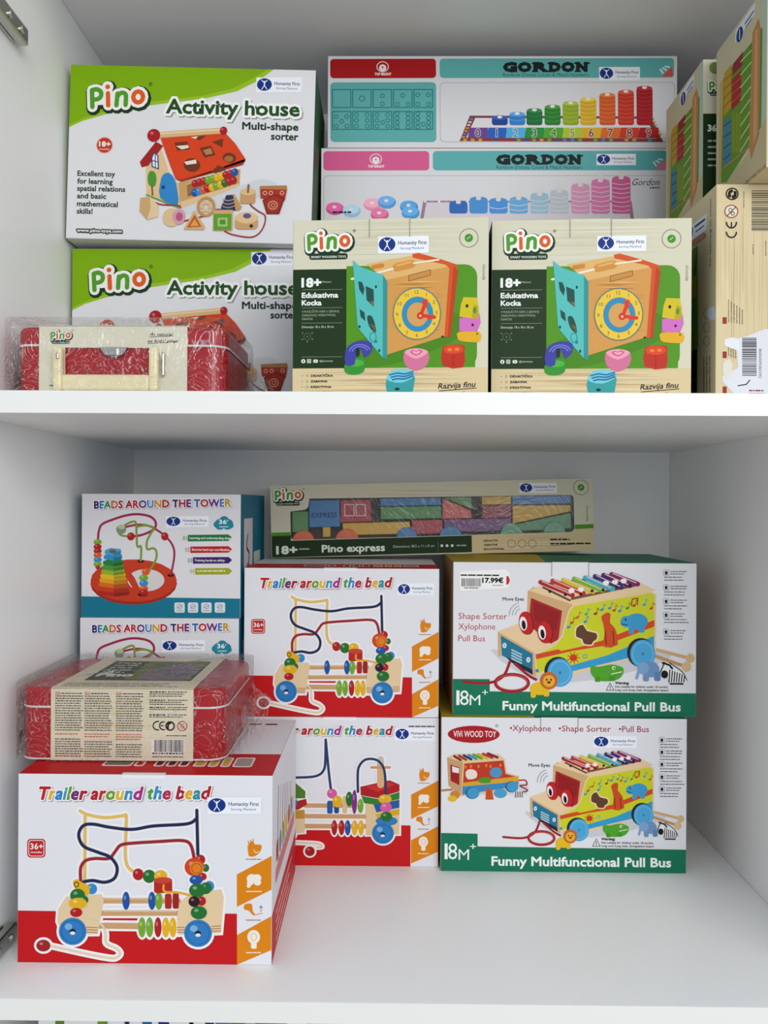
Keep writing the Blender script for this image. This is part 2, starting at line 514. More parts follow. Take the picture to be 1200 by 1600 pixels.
# ------------------------------------------------------------------ wooden house shape sorter carton
def art_house(cv, stick):
    cv.part('swoosh_print')
    cv.poly([(45, 40), (965, 66), (900, 122), (800, 172), (660, 203), (500, 222), (340, 243), (200, 276), (110, 302), (44, 330)], '#9fc52a')
    cv.poly([(45, 40), (940, 66), (870, 115), (780, 160), (650, 190), (490, 208), (330, 230), (200, 262), (110, 290), (44, 318)], '#8ab508')
    pino(cv, 108, 118, 1.0, False)
    cv.part('title_lettering')
    cv.text('Activity house', 487, 268, 62, '#2c5a2c', W=595, bold=.032, halo='#f3f3f0', hw=11, shade='#8f948c')
    for t, x, y, W in (('Multi-shape', 830, 344, 250), ('sorter', 960, 392, 121)):
        cv.text(t, x, y, 32, '#22402a', W=W, bold=.03)
    for t, y, W in (('Excellent toy', 551, 168), ('for learning', 586, 158), ('spatial relations', 619, 215), ('and basic', 653, 130), ('mathematical', 689, 183), ('skills!', 723, 70)):
        cv.text(t, 92, y, 23, '#24432c', W=W, bold=.03)
    cv.text('www.pino-toys.com', 94, 806, 14, '#f0f0ea', W=202, bold=.03, halo='#2a3d2c', hw=5)
    cv.part('age_badge')
    cv.ell(211, 413, 38, 38, '#e6b7a4'); cv.ell(211, 413, 34, 34, '#c5432c')
    cv.text('18+', 187, 418, 22, '#f6ece6', W=50, bold=.04); cv.text('months', 188, 434, 9, '#f6ece6', W=46)
    cv.part('toy_picture')
    cv.poly([(560, 700), (830, 600), (930, 570), (990, 610), (820, 690), (600, 730)], '#d6d7da', 4)
    B, B2 = '#e2c59a', '#cfa872'
    cv.poly([(455, 398), (398, 520), (405, 640), (552, 702), (548, 590), (512, 555)], B)
    cv.poly([(548, 585), (825, 525), (822, 600), (556, 702)], B2)
    cv.poly([(585, 600), (800, 545), (800, 590), (590, 650)], '#a87a4c')
    cv.poly([(560, 672), (820, 590), (820, 604), (558, 704)], B)
    for n, (xa, ya, xb, yb) in enumerate(((622, 590, 800, 540), (622, 632, 795, 577))):
        cv.line([(xa - 30, ya + 8), (xb + 12, yb - 4)], 4, '#8a6b48')
        for k, q in enumerate(('rrrllyyrrb', 'bcorylygrr')[n]):
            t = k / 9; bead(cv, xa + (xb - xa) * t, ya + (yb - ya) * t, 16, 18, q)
    cv.poly([(442, 398), (371, 490), (380, 515), (410, 508), (476, 418)], '#ab2c26')
    cv.poly([(464, 385), (755, 363), (800, 410), (847, 480), (838, 506), (560, 582), (535, 570), (510, 510)], '#db4f22')
    cv.poly([(535, 570), (560, 582), (838, 506), (847, 480), (846, 492), (558, 572)], '#b23c1a')
    H1, W1 = '#7d4022', '#eadfd2'
    for P in ([(526, 404), (584, 399), (597, 436), (540, 441)], [(694, 402), (746, 387), (742, 428)], [(640, 430), (690, 419), (713, 462), (664, 474)], [(600, 380), (670, 373), (640, 395)], [(697, 535), (725, 508), (756, 520), (760, 530), (710, 545)]):
        cv.poly(P, H1)
    cv.poly([(534, 420), (588, 416), (592, 428), (560, 436)], W1); cv.poly([(598, 381), (632, 376), (622, 388)], W1)
    cv.ell(775, 475, 31, 23, H1, 12); cv.ell(607, 507, 38, 31, H1, 12); cv.poly([(572, 492), (625, 482), (628, 500), (582, 506)], W1)
    cv.poly([(655, 440), (690, 430), (700, 455), (670, 462)], '#b98a5e'); cv.ell(772, 480, 20, 14, '#b5763f')
    cv.line([(452, 370), (742, 351)], 27, '#ddba8b'); cv.line([(458, 364), (735, 346)], 7, '#ecd3ac')
    bead(cv, 433, 371, 29, 29, '#b3202e'); bead(cv, 746, 352, 17, 19, '#b3202e')
    cv.poly([(425, 470), (436, 448), (452, 462), (456, 522), (428, 512)], '#e8ecf2'); cv.line([(440, 455), (442, 515)], 4, '#32508e'); cv.line([(428, 484), (455, 492)], 4, '#32508e'); cv.line([(425, 470), (436, 448), (452, 462), (456, 522), (428, 512), (425, 470)], 5, '#32508e')
    cv.poly([(408, 560), (418, 532), (440, 538), (448, 570), (440, 602), (415, 596)], '#58a03c', 3); cv.line([(428, 600), (432, 640)], 8, '#8a6b48')
    cv.poly([(468, 655), (466, 590), (478, 550), (505, 542), (530, 570), (543, 620), (546, 692)], '#3d90cb', 2)
    cv.ell(480, 607, 9, 9, '#274f8f'); cv.line([(405, 640), (470, 668), (552, 700)], 6, '#6aa83c')
    S = '#a8323a'
    cv.line([(425, 665), (470, 685), (545, 690), (560, 700)], 6, S, 5); cv.line([(555, 770), (600, 755), (680, 735), (720, 710), (790, 715)], 6, S, 5)
    cv.line([(862, 605), (870, 680), (905, 715), (942, 742), (930, 800), (885, 836), (800, 825), (760, 808)], 6, S, 5)
    cv.poly([(378, 655), (420, 648), (460, 690), (458, 742), (410, 755), (376, 715)], '#e4cda4'); cv.poly([(378, 655), (420, 648), (425, 700), (410, 755), (376, 715)], '#d0ae7c')
    cv.ell(520, 745, 40, 42, '#e0c498'); cv.ell(553, 742, 30, 36, '#d9a5b0'); cv.ell(555, 742, 16, 20, '#b9688a')
    cv.poly([(575, 800), (622, 712), (672, 790), (668, 802)], '#d8b483'); cv.poly([(590, 792), (624, 732), (656, 788)], '#c56a2c'); cv.poly([(605, 785), (624, 752), (643, 783)], '#e2a860')
    cv.ring(675, 697, 36, 40, 12, '#c89a5e'); 
    for a in range(0, 360, 60): cv.ell(675 + 18 * math.cos(math.radians(a)), 697 + 20 * math.sin(math.radians(a)), 9, 9, '#e2c08c')
    cv.poly([(742, 700), (765, 645), (800, 640), (836, 700), (825, 715), (745, 712)], '#caa06a'); cv.poly([(742, 700), (765, 645), (795, 645), (808, 715), (745, 712)], '#2e3f6e')
    for q in (0, 1, 2): cv.line([(750, 664 + q * 16), (775, 670 + q * 16), (802, 662 + q * 16)], 4, '#c9a878', 4)
    cv.rect(708, 712, 796, 806, '#d3b07c'); cv.rect(710, 730, 790, 804, '#6aa53a'); cv.rect(728, 747, 773, 788, '#a8c878'); cv.rect(738, 757, 763, 778, '#5f9836')
    cv.rect(806, 748, 910, 800, '#cfa878', 18); cv.ell(858, 748, 52, 26, '#e2c598'); cv.ell(860, 740, 18, 12, '#6d5f9a'); cv.ell(880, 786, 8, 8, '#3b2a20')
    cv.rect(828, 628, 896, 684, '#cda473', 12); cv.ell(862, 630, 34, 16, '#e0c091'); cv.line([(862, 632), (864, 600)], 9, '#8a6a48')
    cv.poly([(915, 604), (1035, 602), (1038, 622), (1028, 672), (918, 660)], '#b8855a'); cv.poly([(918, 618), (1034, 622), (1028, 672), (922, 660)], '#b03c2a')
    for x in (938, 965, 1015): cv.ring(x, 636, 8, 8, 4, '#e0a890')
    cv.poly([(928, 668), (980, 640), (1028, 660), (1005, 732), (948, 732)], '#8e2f22'); cv.poly([(935, 672), (980, 648), (1020, 666), (998, 724), (952, 724)], '#a83a28')
    cv.ring(975, 692, 20, 18, 5, '#d99a7e'); cv.ring(976, 692, 9, 8, 4, '#d99a7e')
    sticker(cv, *stick)

# ------------------------------------------------------------------ wooden cube carton
def art_cube(cv, stick):
    cv.part('wood_print')
    cv.rect(20, 30, 1150, 1090, '#d9d5bf')
    cv.grain(40, 60, 1130, 320, ['#d2cdb4', '#e0dcc9', '#cfc9b0'], 26, 8)
    cv.rect(20, 890, 1150, 1090, '#ddcba4'); cv.grain(30, 895, 1130, 1075, ['#d2bb90', '#e6d8b8', '#c9b084'], 30, 7)
    cv.part('panel_print')
    cv.rect(28, 326, 335, 890, '#24401f')
    cv.rect(200, 310, 1078, 890, '#5f9c25', 70); cv.rect(335, 318, 480, 890, '#5f9c25'); cv.rect(900, 780, 1068, 889, '#5f9c25'); cv.rect(28, 300, 336, 330, '#d9d5bf')
    cv.rect(28, 326, 336, 890, '#24401f')
    cv.poly([(345, 780), (480, 700), (900, 560), (1000, 700), (700, 840), (420, 888)], '#55901f', 3)
    cv.part('title_lettering')
    cv.text('18+', 80, 425, 48, '#eef0ea', W=108, bold=.05); cv.text('Meseci', 196, 402, 9, '#cfd6c8', W=52)
    for y in (442, 545, 632, 825): cv.line([(80, y), (312, y)], 2, '#9aa890')
    cv.text('Edukativna', 80, 487, 28, '#eef0ea', W=208, bold=.04); cv.text('Kocka', 80, 530, 28, '#eef0ea', W=112, bold=.04)
    for t, y, W in (('4 RAZLIČITE IGRE U JEDNOJ', 572, 214), ('ZABAVNOJ I KREATIVNOJ', 593, 192), ('IGRAČKI', 614, 62)): cv.text(t, 80, y, 12, '#aab8a0', W=W)
    cv.text('Dimenzije: 18 x 18 x 18 cm', 80, 660, 13, '#d5dccd', W=184)
    cv.ring(112, 708, 20, 20, 2, '#7c8c72')
    for dx, dy in ((-28, -18), (28, -18), (-28, 18), (28, 18), (0, 32), (0, 2)): cv.ell(112 + dx, 706 + dy, 3, 3, '#a8b59e')
    cv.ell(89, 849, 12, 12, '#e6eae0'); cv.text('f', 86, 858, 15, '#24401f', bold=.04)
    cv.frame(113, 839, 132, 858, 3, '#e6eae0'); cv.ring(122, 849, 5, 5, 3, '#e6eae0')
    cv.rect(147, 840, 173, 858, '#e6eae0', 6); cv.poly([(157, 844), (166, 849), (157, 854)], '#24401f')
    cv.text('@pinotoys', 182, 853, 10, '#cdd6c4', W=78)
    pino(cv, 75, 90, 1.0)
    cv.part('small_lettering')
    for k, t in enumerate(('DIDAKTIČKA', 'ZABAVNA', 'KREATIVNA', 'EDUKATIVNA')):
        cv.text(t, 133, 938 + 32 * k, 12, '#3f382a', W=(126, 95, 118, 130)[k], bold=.05); cv.ring(112, 932 + 32 * k, 5, 6, 2, '#6b6250'); cv.ell(84, 932 + 32 * k, 2.5, 3, '#5b5242')
    cv.text('Razvija finu', 860, 1010, 30, '#232018', W=212, bold=.012, shear=.25, rot=3); cv.text('motoriku', 905, 1058, 28, '#232018', W=130, bold=.01, shear=.25, rot=3)
    cv.line([(866, 1022), (1074, 1006)], 4, '#232018')
    cv.text('#pinotoys', 1120, 400, 17, '#5b5a48', W=88, rot=90)
    seal(cv, 1030, 162, 52)
    cv.part('toy_picture')
    T1, T2 = '#3f9c9c', '#63c2bd'
    W1, W2, W3 = '#d6a25c', '#b97c38', '#e2ba7c'
    cv.poly([(450, 300), (715, 255), (930, 320), (565, 395)], W3)
    cv.poly([(560, 392), (930, 318), (905, 710), (570, 815)], W1)
    cv.grain(572, 402, 905, 690, [W2, '#e3bb7c', '#c68c46'], 46, 8)
    cv.poly([(692, 368), (815, 338), (815, 368), (692, 400)], '#cc9750'); cv.line([(692, 368), (815, 338), (815, 368), (692, 400), (692, 368)], 3, '#7c5428')
    cv.poly([(712, 248), (745, 242), (880, 282), (960, 310), (970, 350), (930, 720), (895, 715), (922, 330), (900, 310), (715, 268)], '#d9602a')
    cv.poly([(945, 318), (970, 345), (930, 720), (912, 718)], '#c04f1f')
    cv.line([(490, 318), (540, 310)], 26, '#cf9146'); cv.line([(622, 322), (708, 303)], 44, '#d59a4c'); cv.line([(625, 312), (705, 293)], 10, '#e6b878')
    cv.line([(366, 384), (420, 374), (600, 330)], 12, '#efe6cf', 4); cv.line([(720, 300), (860, 282)], 10, '#efe6cf')
    cv.poly([(372, 278), (420, 318), (545, 362), (570, 400), (568, 842), (545, 832), (408, 668), (400, 640)], T2)
    cv.poly([(545, 365), (570, 400), (570, 842), (545, 832)], T1)
    Hh = '#2c5a55'
    cv.poly([(403, 398), (425, 402), (440, 440), (432, 478), (410, 445)], Hh); cv.poly([(446, 425), (492, 446), (495, 545), (452, 505)], Hh); cv.poly([(412, 555), (440, 575), (445, 625), (418, 600)], Hh)
    cv.poly([(455, 600), (480, 595), (500, 640), (505, 690), (470, 660)], Hh, 3); cv.poly([(470, 510), (494, 515), (495, 545)], '#8a7a4c'); cv.poly([(470, 640), (500, 650), (503, 685)], '#7a6a40')
    for p in ((505, 430), (525, 792), (412, 655)): cv.ell(p[0], p[1], 6, 9, '#1f4a55')
    cv.ring(490, 715, 18, 26, 4, '#2f8a90'); cv.ell(505, 740, 8, 10, '#2f8a90')
    rot = -14
    cv.ell(738, 585, 138, 150, '#6f8a8a', rot + 10); cv.ell(738, 585, 131, 143, '#ecc944', rot + 10)
    cv.ell(742, 588, 90, 100, '#3d96bd', rot + 10); cv.ell(742, 590, 60, 68, '#d7a865', rot + 10)
    for k in range(12):
        a = math.radians(-60 + 30 * k - 2); cv.text(str(k + 1), 738 + 112 * math.cos(a) + 14 * math.sin(a) * -.2, 595 + 122 * math.sin(a), 20, '#3a5a78', align='C')
    cv.line([(765, 585), (790, 512)], 20, '#e0462c'); cv.poly([(768, 508), (795, 505), (800, 545), (775, 560)], '#e0462c'); cv.line([(760, 595), (838, 606)], 20, '#e0462c'); cv.poly([(790, 590), (846, 606), (800, 622)], '#e0462c')
    cv.ell(758, 597, 20, 20, '#d63c26'); cv.ell(758, 598, 8, 8, '#f0b8a0')
    cv.ell(884, 716, 8, 5, '#3a2a18')
    cv.poly([(335, 860), (435, 830), (440, 905), (390, 928), (332, 915)], '#3f9c3c', 3); cv.ell(388, 862, 50, 20, '#59b84c')
    cv.poly([(332, 870), (332, 790), (370, 748), (430, 735), (482, 748), (480, 800), (440, 832), (425, 790), (395, 790), (385, 870)], '#4a4fa8', 2)
    for r in (60, 44): cv.ring(415, 800, r, r * .72, 5, '#8d92d8', 16, 190, 340)
    cv.ell(402, 800, 12, 28, '#283a3a')
    cv.poly([(668, 800), (735, 780), (803, 800), (800, 870), (735, 910), (672, 872)], '#d67fa0', 2); cv.poly([(668, 800), (735, 780), (803, 800), (735, 840)], '#efa9bd', 3); cv.poly([(735, 822), (700, 802), (718, 790), (735, 797), (752, 788), (772, 800)], '#d6698f', 2); cv.poly([(735, 814), (712, 801), (722, 796), (735, 801), (750, 795), (760, 801)], '#f2b3c4', 2)
    cv.poly([(882, 790), (900, 765), (1000, 762), (1008, 800), (1000, 890), (885, 880)], '#c33c24', 2); cv.ell(945, 788, 58, 26, '#dd5530'); cv.ell(925, 790, 14, 9, '#ee8a3e'); cv.ell(965, 788, 14, 9, '#ee8a3e'); cv.line([(945, 820), (945, 880)], 6, '#a8301c')
    cv.poly([(975, 690), (1090, 690), (1098, 735), (1070, 750), (985, 742), (968, 720)], '#e3b52e', 2); cv.ell(1078, 702, 4, 6, '#4a3a10')
    cv.poly([(978, 615), (1092, 590), (1098, 640), (1080, 685), (1035, 690), (978, 685)], '#d47cc4'); cv.ell(1053, 652, 7, 8, '#3a2036')
    cv.poly([(1000, 495), (1075, 498), (1088, 560), (1080, 618), (978, 605), (985, 540)], '#d6c32e'); cv.poly([(1045, 618), (1060, 535), (1082, 545), (1088, 590), (1078, 618)], '#c2ad22'); cv.ell(1021, 545, 8, 10, '#2e2a10'); cv.ell(1064, 570, 10, 18, '#5f9a2c')
    cv.poly([(568, 950), (600, 905), (690, 898), (725, 930), (725, 980), (700, 1050), (600, 1060), (566, 1010)], '#43a5a6', 2); cv.poly([(568, 955), (605, 903), (690, 898), (728, 935), (650, 975)], '#7fd0d8', 3)
    for q in (0, 1, 2): cv.line([(585 + 8 * q, 930 + 14 * q), (630, 920 + 16 * q), (670, 925 + 14 * q), (718, 912 + 12 * q)], 8, '#2f6fa8', 4)
    cv.ell(628, 1010, 14, 8, '#1d3f3c')
    sticker(cv, *stick)

# ------------------------------------------------------------------ stacking counter carton
def art_counter(cv, first, stick):
    R, T = ('#b51a20', '#6cb6b4') if first else ('#dd6b9c', '#6cb6b8')
    cv.part('panel_print')
    cv.rect(52, 41, 402, 107, R, 12); cv.rect(414, 41, 1176, 107, T, 12)
    cv.poly([(1135, 104), (1170, 70), (1172, 104)], '#d8604a' if first else '#e890a8')
    for a in (0, 1, 2): cv.line([(1132 + 8 * a, 80 - 5 * a), (1140 + 10 * a, 92 - 10 * a)], 6, '#d7eeee')
    g = '#b3b1b6'
    if first:
        cv.rect(52, 121, 402, 325, T, 14); cv.rect(414, 122, 1178, 325, '#b9b9bb', 14); cv.rect(416, 124, 1176, 323, '#e0dfe2', 13)
        D = '#2f7f82'
        sp = {0: [], 1: [(.5, .5)], 2: [(.5, .35), (.5, .8)], 3: [(.5, .33), (.22, .82), (.78, .82)], 4: [(.2, .3), (.78, .3), (.2, .82), (.78, .82)]}
        sp[5] = [(.2, .28), (.78, .28), (.5, .55), (.2, .82), (.78, .82)]; sp[6] = [(x, y) for x in (.2, .78) for y in (.18, .5, .82)]
        sp[7] = sp[6] + [(.5, .62)]; sp[8] = [(x, y) for x in (.2, .78) for y in (.12, .37, .62, .87)]; sp[9] = sp[8] + [(.5, .72)]
        for k in range(10):
            x0 = 59 + 67.5 * (k % 5); y0 = 146 if k < 5 else 221; w = 61
            cv.frame(x0, y0, x0 + w, y0 + w, 3, D)
            for p in sp[k]: cv.ring(x0 + p[0] * w, y0 + p[1] * w, 9 if k < 2 else 6.5, 9 if k < 2 else 6.5, 2.4, D, 12)
    else:
        cv.rect(52, 124, 1178, 330, '#b9b9bb', 14)
        cv.rect(54, 126, 1176, 332, '#e0dfe2', 13)
    cv.part('brand_logo')
    cv.ring(226, 68, 19, 17, 3, '#f0dcdc'); cv.ell(226, 72, 12, 12, '#f3e8e6'); cv.ell(226, 70, 3, 3, R); cv.text('TOP BRIGHT', 200, 97, 8, '#f5e6e4', W=54, bold=.05)
    cv.part('title_lettering')
    K = '#1f2426'
    for ch, x0, x1 in (('G', 625, 664), ('O', 673, 711), ('R', 724, 762), ('D', 775, 806), ('O', 815, 851), ('N', 863, 893)): cv.text(ch, x0, 84, 27, K, W=x1 - x0, bold=.1)
    for x, y in ((716, 55), (716, 82), (750, 82), (767, 55), (767, 82), (855, 82), (853, 55), (884, 55)): cv.rect(x, y, x + 20, y + 6, K)
    cv.rect(655, 68, 668, 88, K)
    cv.text('Rainbow Donuts Count & Match Numbers', 622, 102, 12, '#35595c', W=280)
    cv.part('toy_picture')
    if first:
        rr = random.Random(2)
        cv.poly([(512, 235), (1100, 238), (1140, 324), (478, 322)], '#8a4a52')
        cv.poly([(530, 243), (1085, 246), (1118, 312), (500, 310)], '#e3dfe4')
        for k in range(26):
            x = 490 + k * 25; cv.poly([(x, 313), (x + 12, 313), (x + 12, 322), (x, 322)], rr.choice(['#d8a02c', '#2a5fa8', '#b5282c', '#3f93cc', '#7fae3a']))
        for k in range(7):
            y = 245 + k * 10; cv.rect(512 - k * 4.4, y, 522 - k * 4.4, y + 5, rr.choice(['#d8a02c', '#3f93cc', '#e8e0d0'])); cv.rect(1100 + k * 5, y, 1110 + k * 5, y + 5, rr.choice(['#d8a02c', '#3f93cc', '#e8e0d0']))
        cols = ['#7a4f9c', '#2f6fc0', '#5fb4e0', '#2f9a4a', '#5fae3a', '#b8c83a', '#e0b42c', '#e0782c', '#d2452c', '#b8202c']
        for k in range(10):
            x = 505 + k * 61.5; cv.poly([(x + 6, 276), (x + 66, 276), (x + 64, 311), (x, 311)], cols[k])
            cv.text(str(k), x + 33, 307, 27, '#f0e8d8', align='C', bold=.05); cv.text(str(k), x + 33, 307, 27, ['#5a2f84', '#1f4fa0', '#3f94c8', '#1f7a36', '#3f8a2a', '#8fa022', '#8a3a2a', '#8a3a2a', '#8a2a22', '#8a1a2a'][k], align='C', bold=.012)
        hs = [1, 2, 3, 4, 5, 6, 7, 8, 9]
        tops = [236, 224, 212, 200, 188, 175, 160, 150, 137]
        xs = [610, 667, 723, 782, 841, 898, 960, 1020, 1080]
        cl = [('#274f9c', '#3d6cc0'), ('#3f8ad0', '#6ab0e6'), ('#1f7a44', '#389a5c'), ('#2f8a3c', '#57a84c'), ('#9ab02c', '#b8cc4c'), ('#d8b02c', '#ecd058'), ('#d8642c', '#ea8a4c'), ('#cc4028', '#e0664a'), ('#b01c28', '#cc3c48')]
        for k in range(9):
            x, t = xs[k], tops[k]; bt = 268
            cv.rect(x - 26, t + 4, x + 26, bt, cl[k][0], 9)
            n = hs[k]
            for j in range(1, n): cv.line([(x - 24, t + 6 + (bt - t - 8) * j / n), (x, t + 11 + (bt - t - 8) * j / n), (x + 24, t + 6 + (bt - t - 8) * j / n)], 2.2, cl[k][1], 3)
            cv.ell(x, t + 6, 25, 8, cl[k][1]); cv.ell(x, t + 4, 8, 5, '#efe6da')
    else:
        cv.poly([(382, 210), (1060, 210), (1075, 330), (360, 330)], '#a88a9c'); cv.poly([(392, 216), (1050, 216), (1062, 330), (372, 330)], '#dcd6dc')
        rr = random.Random(5)
        for k in range(30): cv.rect(384 + k * 23, 210, 392 + k * 23, 216, rr.choice(['#7fb0d8', '#d88aa8', '#efe6ea']))
        tops = [213, 200, 204, 200, 186, 176, 155, 140, 130]; xs = [497, 563, 628, 694, 762, 826, 895, 960, 1027]
        cl = ['#3f78c0', '#5a9cd8', '#5a9ee0', '#7ab4e0', '#a8c8d8', '#c4ccd4', '#e0a4c4', '#e088b4', '#d86aa0']
        for k in range(9):
            x, t = xs[k], tops[k]; c = cl[k]
            cv.rect(x - 30, t + 4, x + 30, 254, c, 9)
            for j in range(1, k): cv.line([(x - 28, t + 6 + (250 - t) * j / k), (x, t + 11 + (250 - t) * j / k), (x + 28, t + 6 + (250 - t) * j / k)], 2, '#eadfe8', 3)
            cv.ell(x, t + 6, 29, 10, c); cv.rect(x - 8, (t - 22 if k > 1 else t - 6), x + 8, t + 8, '#e2dcd8', 5)
        for x, y, c in ((90, 232, '#d8609c'), (145, 240, '#a8c8dc'), (215, 218, '#e6a0b8'), (262, 210, '#6aa4d8'), (238, 252, '#d8709c'), (335, 226, '#4f98d0'), (340, 246, '#5aa4d8')):
            cv.ell(x, y + 6, 30, 22, c); cv.ell(x - 2, y, 27, 16, '#' + ''.join('%02x' % min(255, int(c[i:i+2], 16) + 24) for i in (1, 3, 5))); cv.ell(x - 2, y, 7, 5, '#ece4e6')
        cv.text('Gordon', 1063, 158, 22, '#3a3a3e', W=88, shear=.4); cv.micro(1120, 164, 1152, 1, 6, 5, '#3a3a3e', 0, 8)
        cv.micro(82, 247, 146, 1, 6, 6, '#222222', 0, 12)
    sticker(cv, *stick)

# ------------------------------------------------------------------ wooden bus carton
def bus_picture(cv):
    cv.part('toy_picture')
    cv.poly([(235, 470), (430, 600), (700, 600), (1000, 520), (1000, 460), (400, 480)], '#cfcfd3', 3)
    WD, WL = '#d3b083', '#e6cda6'
    cv.line([(975, 460), (1128, 498)], 15, WD); cv.ell(1134, 499, 20, 21, '#d9b98c'); cv.line([(970, 488), (1112, 536)], 15, '#c59c6c'); cv.ell(1117, 538, 22, 23, '#dcc096')
    cv.poly([(400, 200), (425, 180), (600, 245), (575, 420), (510, 445), (395, 360)], WD)
    cv.poly([(266, 384), (362, 345), (548, 425), (432, 482)], WL)
    cv.poly([(266, 384), (432, 478), (440, 588), (425, 580), (420, 490), (280, 410), (282, 500), (268, 492)], WD)
    cv.poly([(280, 402), (424, 484), (424, 560), (285, 492)], '#2f7f9c')
    cv.poly([(300, 496), (424, 556), (426, 580), (330, 524)], '#20303a')
    for q in range(4): cv.line([(330, 466 + q * 13), (374, 488 + q * 13)], 6, '#bcd4dc')
    for p in ((297, 447), (405, 511)): cv.ell(p[0], p[1], 9, 12, '#e6f0f2'); cv.ell(p[0], p[1], 5, 7, '#9cc0cc')
    cv.poly([(415, 230), (556, 288), (540, 418), (505, 438), (405, 352)], '#b02a2c'); cv.poly([(425, 245), (545, 295), (530, 380), (430, 330)], '#9c2024')
    cv.poly([(403, 196), (470, 168), (890, 150), (978, 192), (602, 262)], WL); cv.poly([(403, 196), (602, 258), (602, 275), (403, 212)], WD)
    Y1 = '#cdd02f'
    cv.poly([(583, 285), (605, 258), (955, 196), (980, 210), (979, 470), (870, 505), (600, 578), (505, 560), (440, 588), (432, 500), (455, 470), (520, 440), (552, 400)], WL)
    cv.poly([(590, 290), (610, 266), (955, 204), (972, 214), (971, 462), (870, 496), (600, 562), (505, 545), (446, 572), (440, 503), (460, 478), (525, 448), (560, 405)], Y1)
    cv.poly([(596, 535), (760, 488), (971, 398), (971, 462), (870, 496), (600, 562)], '#3fa3cf')
    cv.poly([(438, 486), (540, 462), (552, 470), (640, 450), (740, 420), (972, 326), (972, 356), (740, 446), (600, 470), (440, 508)], '#d4552a')
    for cx, cy in ((548, 568), (920, 480)):
        cv.ell(cx - 9, cy - 6, 62, 66, '#26323a'); cv.ell(cx, cy, 57, 64, '#57abd6'); cv.ring(cx, cy, 46, 52, 4, '#7fc4e6'); cv.ell(cx, cy, 6, 7, '#3f8ab4')
    cv.ell(608, 500, 17, 16, '#cf4428')
    for k in range(9):
        a = k * .698; cv.line([(608 + 20 * math.cos(a), 500 + 19 * math.sin(a)), (608 + 27 * math.cos(a), 500 + 26 * math.sin(a))], 4, '#cf4428')
    cv.ring(660, 493, 9, 8, 3, '#3f93cc'); cv.ell(445, 560, 8, 8, '#3f93cc')
    cv.poly([(616, 362), (650, 343), (672, 372), (716, 382), (720, 415), (702, 430), (692, 446), (648, 442), (640, 420), (614, 408)], '#ecd7a8', 2)
    cv.poly([(622, 365), (650, 350), (668, 378), (710, 388), (713, 413), (696, 426), (688, 440), (655, 436), (646, 414), (620, 404)], '#6e4a34', 2)
    cv.poly([(733, 312), (758, 294), (774, 302), (772, 340), (796, 368), (808, 440), (744, 450), (748, 385), (738, 335)], '#cf5828', 2); cv.line([(752, 380), (756, 440)], 5, '#8e3418'); cv.line([(786, 380), (790, 438)], 5, '#8e3418')
    cv.ell(893, 333, 50, 36, '#48a2cc'); cv.ell(845, 335, 26, 26, '#48a2cc'); cv.rect(856, 345, 880, 390, '#48a2cc', 8); cv.rect(900, 345, 928, 384, '#48a2cc', 8); cv.ell(842, 325, 4, 5, '#17364a'); cv.line([(822, 345), (850, 350)], 4, '#17506a')
    nt = [(585, 350, '#3f93cc'), (625, 305, '#c9682c'), (664, 290, '#3fa8a0'), (706, 288, '#8a4a2c'), (735, 270, '#3f93cc'), (770, 262, '#3fa0a8'), (815, 275, '#3f93cc'), (880, 250, '#b8452c'), (925, 246, '#3fa8c8'), (957, 262, '#c8562c'), (600, 330, '#c8562c'), (660, 325, '#3f93cc'), (790, 272, '#c8562c'), (850, 262, '#5a9a3c')]
    for x, y, c in nt:
        cv.ell(x, y + 12, 8, 6, c, -20); cv.line([(x + 7, y + 10), (x + 9, y - 14), (x + 18, y - 6)], 3.5, c)
    cv.line([(868, 262), (872, 232), (897, 228), (895, 258)], 5, '#a83c24')
    cv.line([(470, 182), (590, 240)], 9, '#6e4a38'); cv.line([(600, 232), (890, 168)], 12, '#8a5a3c'); cv.line([(470, 168), (780, 132)], 10, '#8a5a3c')
    bars = [(458, 158, 602, 216, '#b02a38'), (512, 152, 652, 208, '#c23a30'), (562, 148, 694, 200, '#d9c03a'), (610, 142, 738, 194, '#7ab83c'), (660, 136, 782, 188, '#3fb0c8'), (704, 130, 822, 180, '#3a3a78'), (742, 124, 860, 172, '#5a2a6e'), (778, 120, 896, 164, '#8a2a6a')]
    for a, b, c, d, k in bars: cv.line([(a, b), (c, d)], 21, k); cv.line([(a + 6, b - 4), (c - 8, d - 6)], 4, '#e8c8c4')
    for p in ((597, 196), (640, 190), (752, 160), (793, 155), (832, 150)): cv.ell(p[0], p[1], 14, 11, '#efe8ea')
    for p in ((500, 200), (570, 214), (640, 212), (690, 196), (740, 192), (800, 178), (860, 170)): cv.ell(p[0], p[1], 7, 7, '#2c2226')
    for x, y, r1, r2 in ((392, 345, 31, 53), (477, 385, 33, 51)):
        cv.ell(x + 6, y, r1, r2, '#8e1a20', -8); cv.ell(x, y, r1, r2, '#c4262c', -8); cv.ell(x - 11, y + 2, 17, 32, '#ece8e8', -8); cv.ell(x - 9, y + 8, 9, 21, '#15130f', -8)
    S = '#a8252c'
    cv.line([(322, 520), (300, 575), (265, 605), (210, 618), (112, 612)], 12, S, 5); cv.ring(332, 616, 74, 38, 15, S); cv.ring(332, 614, 70, 34, 4, '#cc5a58'); cv.line([(345, 530), (405, 580), (440, 600)], 12, S, 4)
